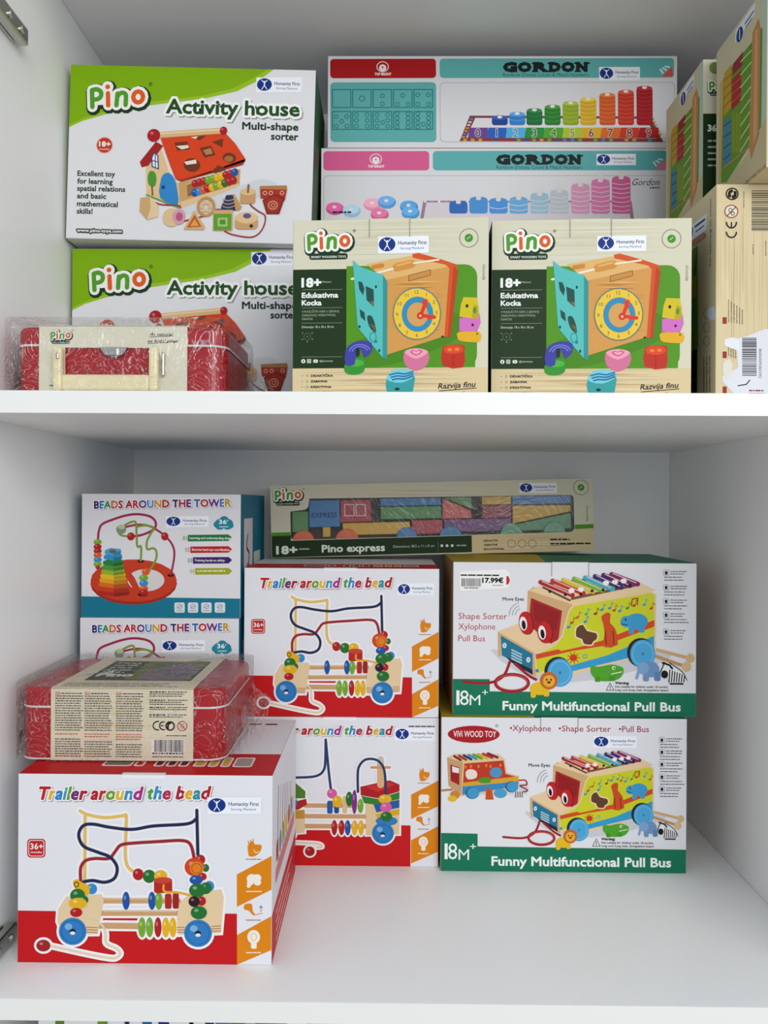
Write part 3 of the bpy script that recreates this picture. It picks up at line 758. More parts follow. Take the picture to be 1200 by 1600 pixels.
    cv.ell(458, 640, 44, 30, '#e3c02c'); cv.rect(416, 640, 440, 682, '#e3c02c', 8); cv.rect(474, 640, 500, 676, '#e3c02c', 8); cv.ell(498, 604, 40, 40, '#c8722c'); cv.ell(498, 606, 27, 27, '#e8b23c'); cv.ell(488, 600, 4, 5, '#2a1a10'); cv.ell(508, 600, 4, 5, '#2a1a10'); cv.ell(498, 612, 8, 5, '#4a2414')
    cv.poly([(688, 535), (720, 540), (770, 530), (800, 532), (832, 545), (830, 575), (800, 600), (730, 604), (690, 575)], '#5cab34', 3); cv.rect(705, 585, 730, 608, '#4f9c2c', 6); cv.rect(768, 582, 796, 604, '#4f9c2c', 6); cv.ell(790, 545, 8, 8, '#e8f0d8'); cv.ell(792, 546, 4, 4, '#1c2a10'); cv.line([(780, 572), (826, 562)], 4, '#e8f0d8')
    cv.ell(955, 550, 40, 36, '#7a9cc4'); cv.ell(922, 545, 26, 28, '#8aaccf'); cv.rect(922, 570, 948, 604, '#7a9cc4', 8); cv.rect(972, 560, 1000, 602, '#6c8eb8', 8); cv.line([(905, 550), (893, 590)], 12, '#8aaccf')
    cv.poly([(1000, 560), (1020, 515), (1050, 530), (1100, 565), (1118, 600), (1100, 618), (1050, 618), (1030, 585), (1008, 590)], '#ecebea', 2); cv.line([(1040, 520), (1095, 558), (1118, 598)], 4, '#4a484a', 4); cv.line([(1000, 562), (1018, 518)], 5, '#1d1b1c')
    for q in range(7): cv.line([(1042 + q * 11, 552 + q * 4), (1038 + q * 11, 606)], 5, '#1d1b1c')
    cv.ell(1018, 572, 16, 18, '#1d1b1c'); cv.line([(1010, 520), (1040, 530), (1052, 545)], 9, '#1d1b1c'); cv.line([(1045, 614), (1100, 614)], 8, '#1d1b1c')

def bus_small_print(cv, x, ys):
    cv.part('small_lettering')
    for k, y in enumerate(ys):
        cv.rect(x, y, x + 26, y + 27, '#8d8f93', 6); cv.rect(x + 2, y + 2, x + 24, y + 25, '#e6e6e8', 5); cv.ell(x + 13, y + 13, 7, 7, '#2b2b2d'); cv.line([(x + 8, y + 21), (x + 18, y + 21)], 3, '#2b2b2d')
        cv.micro(x + 32, y + 6, x + 112, 2, 11, 4.2, '#6a6a6e', .3, 12); cv.micro(x + 4, y + 32, x + 116, 2, 13, 4.2, '#6a6a6e', .3, 12)

def warning(cv, x, y, s):
    cv.line([(x, y), (x + 17 * s, y - 34 * s), (x + 34 * s, y), (x, y)], 3, '#55565a'); cv.line([(x + 17 * s, y - 22 * s), (x + 17 * s, y - 10 * s)], 3, '#55565a'); cv.ell(x + 17 * s, y - 5 * s, 2, 2, '#55565a')
    cv.text('Warning:', x + 40 * s, y - 28 * s, 11 * s, '#2a2a2c', W=62 * s, bold=.05)
    cv.text('Not suitable for children under 18 months', x + 40 * s, y - 12 * s, 10 * s, '#3a3a3c', W=236 * s, bold=.02)
    cv.text('Long cord /Long chain. Strangulation hazard', x + 40 * s, y + 3 * s, 10 * s, '#3a3a3c', W=238 * s, bold=.02)

GRN = '#1d8062'
def art_bus_a(cv):
    cv.part('band_print'); cv.poly([(60, 600), (232, 600), (232, 655), (1165, 657), (1165, 765), (60, 765)], GRN)
    bus_picture(cv)
    cv.part('age_mark')
    W = '#eef3ef'
    cv.text('I', 82, 718, 66, W, W=14); cv.text('8', 98, 718, 66, W, W=40, bold=-.005); cv.text('M', 142, 718, 46, W, W=48); cv.text('+', 198, 676, 32, W, W=26)
    cv.part('title_lettering'); cv.text('Funny Multifunctional Pull Bus', 292, 738, 38, W, W=798, bold=.03); cv.part('feature_lettering')
    for t, y, w in (('Shape Sorter', 328, 220), ('Xylophone', 375, 167), ('Pull Bus', 429, 121)): cv.text(t, 88, y, 27, '#b93a3c', W=w)
    cv.part('small_lettering'); cv.text('Move Eyes', 287, 243, 15, '#2c2c30', W=96, bold=.02)
    for r in (26, 40, 54): cv.ring(372, 306, r, r, 2.4, '#9a9ca0', 8, 175, 255)
    bus_small_print(cv, 1012, (98, 165, 228, 290, 366)); warning(cv, 757, 646, 1.0)
    cv.part('price_sticker')
    cv.poly([(90, 112), (298, 100), (318, 120), (316, 180), (300, 186), (94, 200)], '#f2f1ef')
    cv.barcode(100, 143, 190, 180); cv.micro(96, 125, 270, 1, 9, 7, '#4a4a4c', 0, 26); cv.micro(112, 184, 180, 1, 9, 5, '#8a8a8c', .1, 40); cv.micro(240, 172, 290, 1, 6, 4, '#9a9a9c', .1, 12)
    cv.text('17.99€', 195, 162, 21, '#17171a', W=93, bold=.05); cv.poly([(303, 132), (312, 132), (319, 150), (313, 168), (303, 172)], '#c8323c')

def art_bus_b(cv, stick):
    cv.part('band_print'); cv.poly([(26, 570), (197, 572), (197, 630), (1150, 636), (1150, 750), (26, 745)], GRN)
    cv.part('brand_logo'); cv.ell(177, 115, 120, 40, '#b3202c'); cv.text('ViVi WOOD TOY', 84, 127, 28, '#f4ecea', W=196, bold=.012); cv.text('®', 276, 82, 14, '#5a5a5c')
    sv = cv.T; cv.T = (.793, 225, .8, 96); bus_picture(cv); cv.T = sv
    # the little red bus seen from the other side
    cv.part('second_toy_picture')
    WL = '#e2c69a'
    cv.line([(30, 375), (85, 370)], 10, '#b98a5c'); cv.poly([(60, 395), (420, 390), (430, 340), (120, 330)], '#d2d2d6')
    cv.poly([(55, 222), (130, 240), (120, 400), (62, 352)], '#c9a47a'); cv.poly([(70, 255), (112, 268), (112, 350), (72, 330)], '#a8262c'); cv.poly([(78, 262), (110, 272), (110, 295), (80, 290)], '#e6e2e0')
    cv.poly([(128, 245), (320, 228), (330, 290), (385, 305), (388, 350), (330, 368), (120, 402)], WL); cv.poly([(134, 250), (314, 234), (324, 296), (380, 310), (382, 345), (330, 360), (126, 394)], '#c2452c')
    cv.poly([(126, 338), (382, 306), (382, 330), (126, 356)], '#d9a83a'); cv.poly([(126, 356), (382, 330), (382, 345), (330, 360), (126, 394)], '#3f93c4')
    cv.poly([(55, 222), (90, 205), (290, 205), (320, 228), (130, 245)], WL)
    for k, c in enumerate(('#8a2a3a', '#a83c30', '#2c3c6e', '#3fa0b8', '#6aa83c', '#d0b43a', '#c23a30', '#8a2a3a')): cv.line([(88 + k * 22, 216 - k * 2), (118 + k * 24, 234 - k * 2)], 11, c)
    cv.poly([(140, 290), (160, 275), (190, 285), (190, 315), (150, 322)], '#e8ddd0', 2); cv.ell(280, 290, 28, 24, '#5a9cc4'); cv.poly([(196, 325), (225, 312), (258, 318), (250, 338), (210, 338)], '#5a9c34', 2)
    for p in ((140, 266), (165, 262), (200, 262), (235, 258), (255, 262), (300, 256)): cv.ell(p[0], p[1], 5, 8, '#e08a3c')
    cv.ell(172, 385, 32, 28, '#2f6f94'); cv.ell(176, 385, 28, 26, '#4f9fc8'); cv.ell(352, 355, 30, 26, '#2f6f94'); cv.ell(356, 355, 26, 24, '#4f9fc8')
    cv.line([(385, 325), (415, 325), (420, 345), (390, 350), (425, 370), (400, 380)], 6, '#a8252c', 4)
    cv.ell(92, 395, 22, 20, '#cf8a3c'); cv.ell(80, 412, 22, 14, '#e0bc3c'); cv.poly([(232, 415), (235, 355), (262, 370), (270, 415)], '#c9602c'); cv.ell(300, 385, 30, 22, '#5aa4c8')
    cv.ell(385, 388, 24, 18, '#ecebea')
    for q in range(5): cv.line([(370 + q * 8, 376), (368 + q * 8, 402)], 4, '#1d1b1c')
    cv.part('age_mark')
    W = '#eef3ef'
    cv.text('I', 46, 690, 72, W, W=14); cv.text('8', 62, 690, 72, W, W=42, bold=-.005); cv.text('M', 110, 692, 48, W, W=48); cv.text('+', 162, 648, 34, W, W=28)
    cv.part('title_lettering'); cv.text('Funny Multifunctional Pull Bus', 262, 716, 40, W, W=816, bold=.03); cv.part('feature_lettering')
    for t, x, w in (('•Xylophone', 343, 188), ('•Shape Sorter', 567, 239), ('•Pull Bus', 843, 137)): cv.text(t, x, 98, 27, '#a8384c', W=w, bold=.006)
    cv.part('small_lettering'); cv.text('Move Eyes', 429, 262, 15, '#2c2c30', W=98, bold=.02)
    for r in (26, 40, 54): cv.ring(524, 328, r, r, 2.4, '#9a9ca0', 8, 175, 255)
    bus_small_print(cv, 1026, (120, 176, 232, 290, 346)); warning(cv, 722, 624, 1.0)
    sticker(cv, *stick)

# ------------------------------------------------------------------ bead-maze trailer carton
WOODC = '#e4cda8'
def trailer_toy(cv):
    R = '#cfa67a'
    Yw, Nv, Rd = '#e2c070', '#27355c', '#a3303c'
    bead(cv, 345, 556, 22, 22, 'c'); bead(cv, 826, 545, 20, 22, 'c')
    cv.line([(318, 250), (316, 520)], 13, Yw); cv.line([(297, 236), (330, 252), (400, 264), (470, 257), (486, 256), (486, 300), (483, 420), (495, 468), (522, 488)], 13, Yw, 5)
    cv.line([(300, 522), (300, 470), (320, 440), (360, 431), (415, 431), (440, 405), (465, 376), (520, 368), (620, 362), (715, 358), (750, 375), (765, 430)], 13, Rd, 5)
    cv.line([(776, 234), (780, 415)], 13, Nv); cv.line([(773, 270), (735, 290), (600, 298), (510, 312), (420, 303), (350, 290), (310, 297), (292, 335), (312, 380), (370, 405), (420, 425), (449, 465), (440, 510), (400, 528), (350, 521), (312, 526)], 13, Nv, 5)
    cv.line([(385, 604), (700, 604)], 22, R); cv.line([(380, 655), (700, 655)], 22, R); cv.line([(365, 706), (545, 708)], 24, R)
    cv.poly([(205, 690), (208, 640), (240, 588), (385, 578), (395, 600), (380, 680), (368, 740), (225, 742)], WOODC)
    cv.poly([(700, 620), (745, 575), (875, 558), (885, 590), (872, 735), (702, 742), (695, 680)], WOODC)
    if not cv.grow:
        for y in (712, 722, 732): cv.line([(325, y), (368, y + 2)], 4, '#b98c5e'); cv.line([(836, y - 4), (872, y - 6)], 4, '#b98c5e'); cv.line([(696, y), (725, y)], 4, '#b98c5e')
        cv.line([(400, 596), (690, 596)], 4, '#e6cba6'); cv.line([(395, 647), (690, 647)], 4, '#e6cba6')
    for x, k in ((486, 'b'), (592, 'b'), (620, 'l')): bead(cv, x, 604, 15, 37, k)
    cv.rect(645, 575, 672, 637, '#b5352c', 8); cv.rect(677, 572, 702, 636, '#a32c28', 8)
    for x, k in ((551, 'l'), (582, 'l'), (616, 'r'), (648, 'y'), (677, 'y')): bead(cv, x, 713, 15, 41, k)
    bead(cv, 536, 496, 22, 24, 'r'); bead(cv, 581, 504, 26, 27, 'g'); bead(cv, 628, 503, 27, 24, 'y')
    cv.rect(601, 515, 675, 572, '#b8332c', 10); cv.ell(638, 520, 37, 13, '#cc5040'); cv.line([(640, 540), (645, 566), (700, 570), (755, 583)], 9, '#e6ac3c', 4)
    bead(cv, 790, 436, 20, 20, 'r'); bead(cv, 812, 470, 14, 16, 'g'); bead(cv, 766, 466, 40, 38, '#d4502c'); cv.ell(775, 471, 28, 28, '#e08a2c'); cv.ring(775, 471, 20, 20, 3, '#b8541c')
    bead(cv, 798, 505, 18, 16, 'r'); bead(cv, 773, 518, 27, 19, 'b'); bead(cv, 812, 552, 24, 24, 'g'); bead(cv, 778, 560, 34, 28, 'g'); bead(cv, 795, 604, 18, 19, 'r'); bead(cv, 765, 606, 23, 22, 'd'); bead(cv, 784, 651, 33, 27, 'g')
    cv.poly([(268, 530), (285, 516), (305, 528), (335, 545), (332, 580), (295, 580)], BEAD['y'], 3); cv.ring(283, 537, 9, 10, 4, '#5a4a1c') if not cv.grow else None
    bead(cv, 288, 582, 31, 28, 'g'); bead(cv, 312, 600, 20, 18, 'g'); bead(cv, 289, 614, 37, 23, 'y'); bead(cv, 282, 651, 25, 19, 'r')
    for x, y in ((267, 729), (780, 736)):
        bead(cv, x, y, 57, 56, '#3a86c2'); 
        if not cv.grow: cv.ring(x, y, 46, 45, 3, '#2f6fa8'); cv.ell(x, y + 2, 13, 13, '#1f2c3c'); cv.ell(x, y + 7, 11, 7, '#e6e6e4')
    cv.line([(310, 680), (360, 690), (390, 705), (402, 740), (405, 778), (445, 798), (462, 818), (448, 835), (420, 838), (330, 822), (180, 789)], 9, '#e2d2b4' if not cv.grow else WOODC, 5)
    bead(cv, 147, 787, 29, 24, '#a82c2c')

TITLE = ['#c02a38', '#e3b43a', '#3a8fc9', '#4aa0b0', '#6aa848', '#7a3a78', '#b02a3a', '#b8283a', '#c23a3c', '#7aa63a', '#e0bc3c', '#3f9cc8', '#b0388c', '#5aa84a', '#3f94c8', '#b83a5c', '#b02a4a', '#e0b43a', '#3a9aa8', '#b52a3c']
def strip_icons(cv, dy=0):
    OR = '#dd8e14'
    cv.poly([(938, 498), (1090, 422), (1090, 560), (938, 630)], OR); cv.poly([(938, 745), (1090, 668), (1090, 806), (938, 870)], OR)
    cv.poly([(985, 410), (983, 380), (1000, 362), (1012, 375), (1038, 378), (1036, 400), (1015, 422), (990, 424)], OR, 3)
    for q in range(3): cv.line([(992 + 7 * q, 378 - 4 * q), (984 + 10 * q, 362 - 4 * q)], 4, OR)
    cv.ring(1018, 400, 9, 9, 3, '#f2e4cc', 8, 20, 200)
    Wh = '#efe9df'
    for p in ((1000, 515, 22), (1020, 512, 18), (1022, 530, 15), (992, 532, 13), (986, 545, 8)): cv.ell(p[0], p[1], p[2], p[2] * .85, Wh)
    cv.poly([(970, 620), (998, 618), (1002, 645), (1012, 662), (1000, 660), (985, 645), (968, 640)], OR, 3); cv.line([(1005, 664), (1042, 656)], 3, OR); cv.line([(1036, 648), (1036, 628), (1030, 634), (1036, 626), (1042, 634)], 3, '#8a7a60')
    cv.ell(1006, 752, 26, 28, Wh); cv.rect(995, 772, 1018, 800, Wh, 6); cv.ring(1006, 752, 12, 14, 2, '#d8a860')
    for y, c in ((434, '#b08a50'), (565, Wh), (682, '#b08a50'), (814, Wh)): cv.micro(975, y, 1040, 1, 6, 4, c, .1, 30)
def art_trailer(cv, stick):
    cv.part('band_print')
    cv.poly([(36, 645), (938, 658), (938, 872), (36, 866)], '#c81f24')
    cv.part('icon_strip'); strip_icons(cv)
    cv.part('age_badge')
    cv.rect(79, 351, 154, 428, '#bf2c30', 14); cv.rect(84, 356, 149, 423, '#ecdcdc', 11); cv.rect(87, 359, 146, 420, '#c4282c', 9); cv.text('36+', 92, 393, 23, '#f4eaea', W=52, bold=.02); cv.text('months', 94, 409, 8, '#f4eaea', W=46, bold=.02)
    cv.part('title_lettering')
    cv.letters('Trailer around the bead', 120, 188, 50, 706, TITLE, bold=.04, shear=.22, halo='#f4f0ee', hw=5, shade='#8a5a60')
    cv.part('toy_picture')
    cv.grow = 10; cv.force = '#f0eeee'; trailer_toy(cv); cv.grow = 0; cv.force = None
    trailer_toy(cv)
    sticker(cv, *stick)

def trailer_back_toy(cv):
    R = '#cfa67a'; Nv = '#2f4a78'
    cv.line([(60, 465), (240, 460), (310, 445), (345, 410), (356, 350), (358, 195)], 17, Nv, 5); cv.line([(358, 195), (380, 420), (396, 550)], 17, Nv, 5)
    cv.line([(220, 660), (560, 660)], 30, R); cv.line([(210, 735), (640, 735)], 30, R); cv.line([(200, 805), (640, 805)], 32, R)
    cv.poly([(85, 740), (220, 740), (215, 850), (90, 860), (60, 800)], WOODC); cv.poly([(85, 700), (215, 690), (215, 752), (85, 756)], '#c99a3c'); cv.poly([(120, 640), (225, 612), (232, 652), (170, 690), (85, 692)], '#b8302c'); cv.poly([(100, 640), (160, 615), (165, 660), (130, 690), (95, 690)], '#3f80b8'); cv.poly([(100, 560), (150, 500), (220, 560), (218, 608), (100, 612)], '#5f8a34'); cv.line([(120, 500), (150, 490)], 12, '#cfc09c')
    cv.poly([(635, 620), (868, 600), (868, 858), (640, 865)], '#e0c8a0')
    cv.poly([(700, 720), (868, 680), (868, 720), (720, 745)], '#d8b02c'); cv.poly([(690, 650), (868, 615), (868, 670), (710, 705)], '#2f68a8'); cv.poly([(605, 590), (720, 610), (868, 560), (868, 610), (700, 650), (625, 640)], '#3f8a3c')
    cv.poly([(598, 525), (800, 478), (868, 508), (868, 555), (720, 605), (602, 585)], '#b5252c'); cv.poly([(630, 525), (790, 488), (840, 508), (715, 560)], '#cc3c3c')
    cv.line([(738, 355), (738, 510)], 48, '#d9b48a'); cv.line([(675, 388), (800, 388)], 18, '#cfa070'); cv.line([(738, 330), (738, 350)], 44, '#c9c2ba')
    bead(cv, 403, 575, 35, 34, 'k'); cv.rect(370, 625, 408, 716, '#2f68a8', 12); cv.rect(418, 640, 452, 714, '#2f5a98', 12); bead(cv, 440, 630, 34, 42, 'y'); cv.rect(476, 590, 508, 714, '#d9c09a', 14); bead(cv, 522, 612, 24, 52, 'g'); bead(cv, 558, 632, 18, 86, 'p'); bead(cv, 600, 660, 20, 50, 'l')
    for x, k in ((420, 'r'), (470, 'r'), (512, 'b'), (560, 'y'), (604, 'y')): bead(cv, x, 815, 20, 54, k)
    cv.line([(582, 560), (580, 440), (590, 380), (630, 335), (690, 330), (735, 355), (765, 420), (775, 580)], 17, '#34466e', 5)
    bead(cv, 768, 610, 46, 32, 'y'); bead(cv, 775, 668, 40, 36, 'k'); cv.ell(780, 765, 76, 34, '#3f86bc'); bead(cv, 778, 733, 40, 34, 'g')
    bead(cv, 755, 850, 76, 76, '#3a86c2'); bead(cv, 115, 850, 40, 58, '#3a86c2')
    if not cv.grow: cv.ring(755, 850, 60, 60, 4, '#2f6fa8'); cv.ell(753, 862, 18, 18, '#1f2c3c'); cv.ell(753, 868, 15, 9, '#e6e6e4')
    cv.line([(90, 920), (260, 925), (320, 932), (335, 950), (300, 955)], 12, '#e2d2b4', 4); bead(cv, 252, 982, 34, 34, '#a82c2c')
def art_trailer_back(cv, stick):
    cv.part('band_print'); cv.poly([(-230, 770), (945, 797), (945, 1092), (-230, 1090)], '#c81f24')
    cv.part('icon_strip'); sv = cv.T
    cv.T = (1.25, -224, 1.303, -69); strip_icons(cv); cv.T = sv
    cv.part('title_lettering')
    cv.letters('Trailer around the bead', -95, 158, 60, 906, TITLE, bold=.04, shear=.22, halo='#f4f0ee', hw=6, shade='#8a5a60')
    cv.micro(930, 95, 1110, 1, 10, 9, '#55565a', .05, 26)
    cv.part('toy_picture')
    cv.grow = 12; cv.force = '#f0eeee'; trailer_back_toy(cv); cv.grow = 0; cv.force = None
    trailer_back_toy(cv)
    sticker(cv, *stick)

# ------------------------------------------------------------------ bead-tower carton
def art_tower(cv, stick):
    TE = '#1b7f98'
    cv.part('band_print'); cv.poly([(50, 672), (1015, 688), (1015, 806), (50, 800)], TE)
    for x in (652, 732, 812, 892):
        cv.rect(x - 31, 710, x + 31, 770, '#d8e2e8', 10); cv.ring(x, 734, 14, 13, 3, '#b06a78'); cv.line([(x - 14, 742), (x + 14, 728)], 3, '#6a8a98'); cv.micro(x - 20, 756, x + 20, 1, 5, 4, '#8a9aa4', 0, 16)
    cv.part('title_lettering')
    C = ['#3a2a6e', '#2f80c0', '#3f9a5a', '#c9702c', '#b8284a', '#b8283c', '#c8383a', '#7a3a8c', '#3f93cc', '#d8a02c', '#b82848', '#3a2a6e', '#b8283c', '#6a2a7c', '#2f6fb0', '#c02a3a', '#7a3a8c', '#3f80c0', '#c8a02c', '#c8382c']
    cv.letters('BEADS AROUND THE TOWER', 134, 150, 42, 826, C, bold=.04, halo='#f2eef0', hw=5, shade='#9a8a94')
    cv.part('age_badge')
    for p in ((905, 248, 42, 28), (935, 250, 40, 28), (880, 255, 24, 20), (955, 262, 22, 18), (920, 225, 26, 18), (895, 270, 26, 16), (940, 272, 24, 14)): cv.ell(p[0], p[1], p[2] * .95, p[3], '#2a90a4')
    cv.text('36', 890, 252, 24, '#e6f2f4', W=44, bold=.03); cv.text('+', 936, 240, 12, '#e6f2f4', bold=.03); cv.micro(892, 266, 945, 1, 6, 6, '#b8dce2', 0, 40)
    cv.part('feature_bars')
    for x, y, c, w, t in ((670, 332, '#1f8248', 250, '01'), (684, 400, '#c2242c', 224, '02'), (699, 463, '#4a2472', 180, '03'), (712, 527, '#a8ac1c', 170, '04')):
        cv.poly([(x, y - 18), (945, y - 18), (966, y), (945, y + 20), (x, y + 20)], c); cv.rect(x, y - 18, x + 34, y + 20, '#d8dcd8'); cv.text(t, x + 4, y + 11, 22, c, W=26)
        cv.text({'01': 'Learning and understanding shape', '02': 'Exercise hand eye coordination', '03': 'Training hands-on ability'}[t], x + 44, y + 6, 13, '#e6ebe2', W=w, bold=.02) if t != '04' else cv.micro(x + 46, y - 5, x + 46 + w, 1, 10, 8, '#dfe6c0', 0, 20)
    cv.part('toy_picture')
    Rw, Gw = '#a83058', '#8aa03c'
    O1_, O2_ = '#c9482a', '#a83420'
    cv.ell(374, 598, 263, 124, O2_); cv.ell(374, 580, 262, 126, O1_); cv.ell(450, 578, 112, 66, '#d9d4d4'); cv.poly([(330, 560), (330, 500), (380, 560), (420, 640), (380, 640)], O1_)
    cv.ell(420, 466, 20, 9, '#3a1a14'); cv.ell(600, 550, 20, 9, '#3a1a14'); cv.ell(430, 662, 30, 12, '#3a1a14')
    cv.line([(160, 330), (165, 285), (185, 245), (250, 218), (330, 195), (400, 188), (470, 200), (505, 225), (512, 258), (490, 285), (430, 310), (380, 318)], 14, Rw, 5)
    cv.line([(320, 265), (400, 250), (470, 258), (530, 290), (580, 330), (615, 380), (622, 440), (602, 545)], 12, Rw, 5)
    cv.line([(420, 462), (422, 380), (400, 378), (395, 300), (392, 240), (370, 232), (320, 255), (285, 285), (300, 310), (340, 318)], 12, Gw, 5)
    cv.line([(400, 262), (450, 255), (500, 270), (480, 305), (458, 350), (460, 395), (495, 390), (515, 410), (510, 460), (470, 525)], 12, Gw, 5)
    cv.ell(302, 277, 30, 27, '#8a9a88'); cv.ell(305, 262, 22, 14, '#b8c8a0')
    bead(cv, 361, 319, 23, 24, 'r'); bead(cv, 566, 321, 22, 24, 'r')
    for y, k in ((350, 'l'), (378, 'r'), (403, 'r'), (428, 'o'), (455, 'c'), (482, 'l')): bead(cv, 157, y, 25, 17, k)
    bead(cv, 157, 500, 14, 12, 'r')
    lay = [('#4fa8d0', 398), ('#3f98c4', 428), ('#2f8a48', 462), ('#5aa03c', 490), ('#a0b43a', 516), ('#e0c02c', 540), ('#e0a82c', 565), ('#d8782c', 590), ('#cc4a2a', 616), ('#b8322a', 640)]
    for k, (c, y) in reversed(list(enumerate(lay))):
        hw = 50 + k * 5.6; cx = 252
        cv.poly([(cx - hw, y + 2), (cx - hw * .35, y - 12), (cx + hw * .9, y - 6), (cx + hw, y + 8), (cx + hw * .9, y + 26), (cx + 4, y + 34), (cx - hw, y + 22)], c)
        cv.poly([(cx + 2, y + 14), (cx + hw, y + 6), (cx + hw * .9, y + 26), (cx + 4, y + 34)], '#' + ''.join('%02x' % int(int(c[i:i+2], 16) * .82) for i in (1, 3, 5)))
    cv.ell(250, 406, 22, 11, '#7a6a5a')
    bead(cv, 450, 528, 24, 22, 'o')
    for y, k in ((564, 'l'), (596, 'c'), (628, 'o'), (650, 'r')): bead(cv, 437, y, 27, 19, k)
    sticker(cv, *stick)

# ================================================================== the cabinet
XL, XR, ZF, ZB = -41.2, 45.6, 73.0, 124.5
TOP, S1T, S1B, S2T, S2B, S3T, BOT = 62.9, 10.55, 8.42, -47.5, -49.5, -72.4, -109.0
bm = bmesh.new(); bmesh.ops.create_grid(bm, x_segments=1, y_segments=1, size=3.0)
fl = obj_bm('floor', bm, M_FLOOR); fl['kind'] = 'structure'
cab = thing('storage_cabinet', 'tall white laminate cabinet standing open with toy boxes on its shelves', 'cabinet', ((XL + XR) / 200, (ZF + ZB) / 200, 0))
def cpart(name, mat, x0, x1, z0, z1, y0, y1, bev=0.0006):
    L = cab.location
    return box_part(name, mat, cab, x0/100 - L.x, x1/100 - L.x, z0/100 - L.y, z1/100 - L.y, CZ + y0/100, CZ + y1/100, bev)
T = 2.1
cpart('side_panel', M_LAM, XL - T, XL, ZF, ZB + 1.2, -117.9, TOP + T)
cpart('side_panel', M_LAM, XR, XR + T, ZF, ZB + 1.2, -117.9, TOP + T)
cpart('back_panel', M_LAM, XL + .02, XR - .02, ZB, ZB + 1.0, -117, TOP)
cpart('top_panel', M_LAM, XL + .02, XR - .02, ZF, ZB + 1.2, TOP, TOP + T)
cpart('bottom_panel', M_LAM, XL + .02, XR - .02, ZF + .3, ZB, BOT - T, BOT)
for yt, yb in ((S1T, S1B), (S2T, S2B), (S3T, S3T - T)):
    s = cpart('shelf', M_LAM, XL + .03, XR - .03, ZF + .10, ZB - .02, yb, yt)
    e = box_part('edge_band', M_EDGE, s, (XL + .03)/100 - cab.location.x, (XR - .03)/100 - cab.location.x, ZF/100 - cab.location.y, (ZF + .101)/100 - cab.location.y, CZ + (yb - .01)/100, CZ + (yt + .01)/100, 0.0003)
def hinge(y, z1):
    L = cab.location
    def b(bm, x0, x1, z0, z1_, y0, y1, bv): bm_box(bm, x0/100 - L.x, x1/100 - L.x, z0/100 - L.y, z1_/100 - L.y, CZ + y0/100, CZ + y1/100, bv)
    bm = bmesh.new(); b(bm, XL, XL + .35, z1 - 9, z1 - 1, y - 1.0, y + 1.0, .0008)
    o = obj_bm('hinge', bm, M_METAL, cab)
    bm = bmesh.new(); b(bm, XL + .3, XL + 1.5, z1 - 11, z1, y - .95, y + .95, .0025); obj_bm('hinge_arm', bm, M_METAL, o)
    bm = bmesh.new()
    for zz in (z1 - 1.6, z1 - 4.2):
        r = bmesh.ops.create_cone(bm, cap_ends=True, segments=16, radius1=.0042, radius2=.0036, depth=.003)
        for v in r['verts']: v.co = Vector(((XL + 1.6)/100 - L.x + v.co.z, zz/100 - L.y + v.co.x, CZ + y/100 + v.co.y))
    obj_bm('screw', bm, M_METAL, o)
hinge(50.9, 84.3); hinge(-46.45, 83.0)

# ================================================================== cartons on the upper shelf
WHITE = '#e2e2e4'
HOUSE_C = [(52, 45), (1155, 78), (1150, 870), (43, 835)]
def house_box(label, x, z, y, tilt, stick):
    c = carton('toy_box', label, 31.1, 22.0, 13.5, x, z, y, {'front': WHITE, 'bottom': WHITE, 'left': '#84ad06', 'right': '#2f5a2c'}, tilt=tilt, group='house shape sorter boxes')
    cv = face_canvas(c, 'front', HOUSE_C); art_house(cv, stick); put(c, 'front', cv)
    cv = face_canvas(c, 'bottom', [(0, 0), (100, 0), (100, 40), (0, 40)]); cv.part('underside_print'); cv.micro(30, 24, 75, 5, 3, 1.3, '#6f706c', .1, 4); put(c, 'bottom', cv)
    return c
house_box('white and green box picturing an orange-roofed toy house, lying on its twin', -25.35, 97.0, 32.95, 1.35, (888, 110, 1092, 178))
house_box('white and green toy house box standing behind the plastic-wrapped red tin case', -25.25, 98.8, S1T + .03, 0, (872, 83, 1076, 150))

CNT_C = [(45, 30), (1187, 34), (1183, 345), (42, 345)]
def counter_box(label, x, y, first, stick):
    c = carton('toy_box', label, 47.1, 12.45, 14, x, 104.0, y, {'front': '#e0dfe2', 'bottom': '#a8222a'}, group='stacking counter boxes')
    cv = face_canvas(c, 'front', CNT_C); art_counter(cv, first, stick); put(c, 'front', cv)
for k, (lb, x, f, st) in enumerate((
        ('long counting-toy box at the very bottom of its stack behind the cube boxes', 14.5, False, (948, 48, 1075, 86)),
        ('long counting-toy box second from the bottom of its stack, behind the cube boxes', 14.4, False, (948, 48, 1075, 86)),
        ('long grey and teal box with pink logo panel and pastel stacking rings', 14.35, False, (948, 52, 1075, 90)),
        ('long grey and teal box with red logo panel and rainbow stacking rings, topmost', 15.2, True, (934, 71, 1066, 116)))):
    counter_box(lb, x, S1T + .02 + 12.48 * k, f, st)

CUBE_C = [(27, 45), (1143, 45), (1141, 1080), (25, 1080)]
def cube_box(label, w, x, z, yaw, stick):
    c = carton('toy_box', label, w, 19.0, 19.0, x, z, S1T + .02, {'front': '#d9d5bf', 'right': '#24401f', 'left': '#24401f'}, yaw=yaw, group='wooden cube boxes')
    cv = face_canvas(c, 'front', CUBE_C); art_cube(cv, stick); put(c, 'front', cv)
    k = c.w / 1116
    tuck_tab(c, (467 - 27) * k, (697 - 27) * k, .019, '#d6d2bc', proud=.00005)
    return c
cube_box('beige and green wooden clock cube box, between the tin case and its twin', 20.4, .15, 80.0, -3.4, (516, 145, 804, 241))
cube_box('beige and green wooden clock cube box, between its twin and the woodgrain boxes', 20.5, 21.0, 80.0, -2.6, (618, 141, 890, 228))

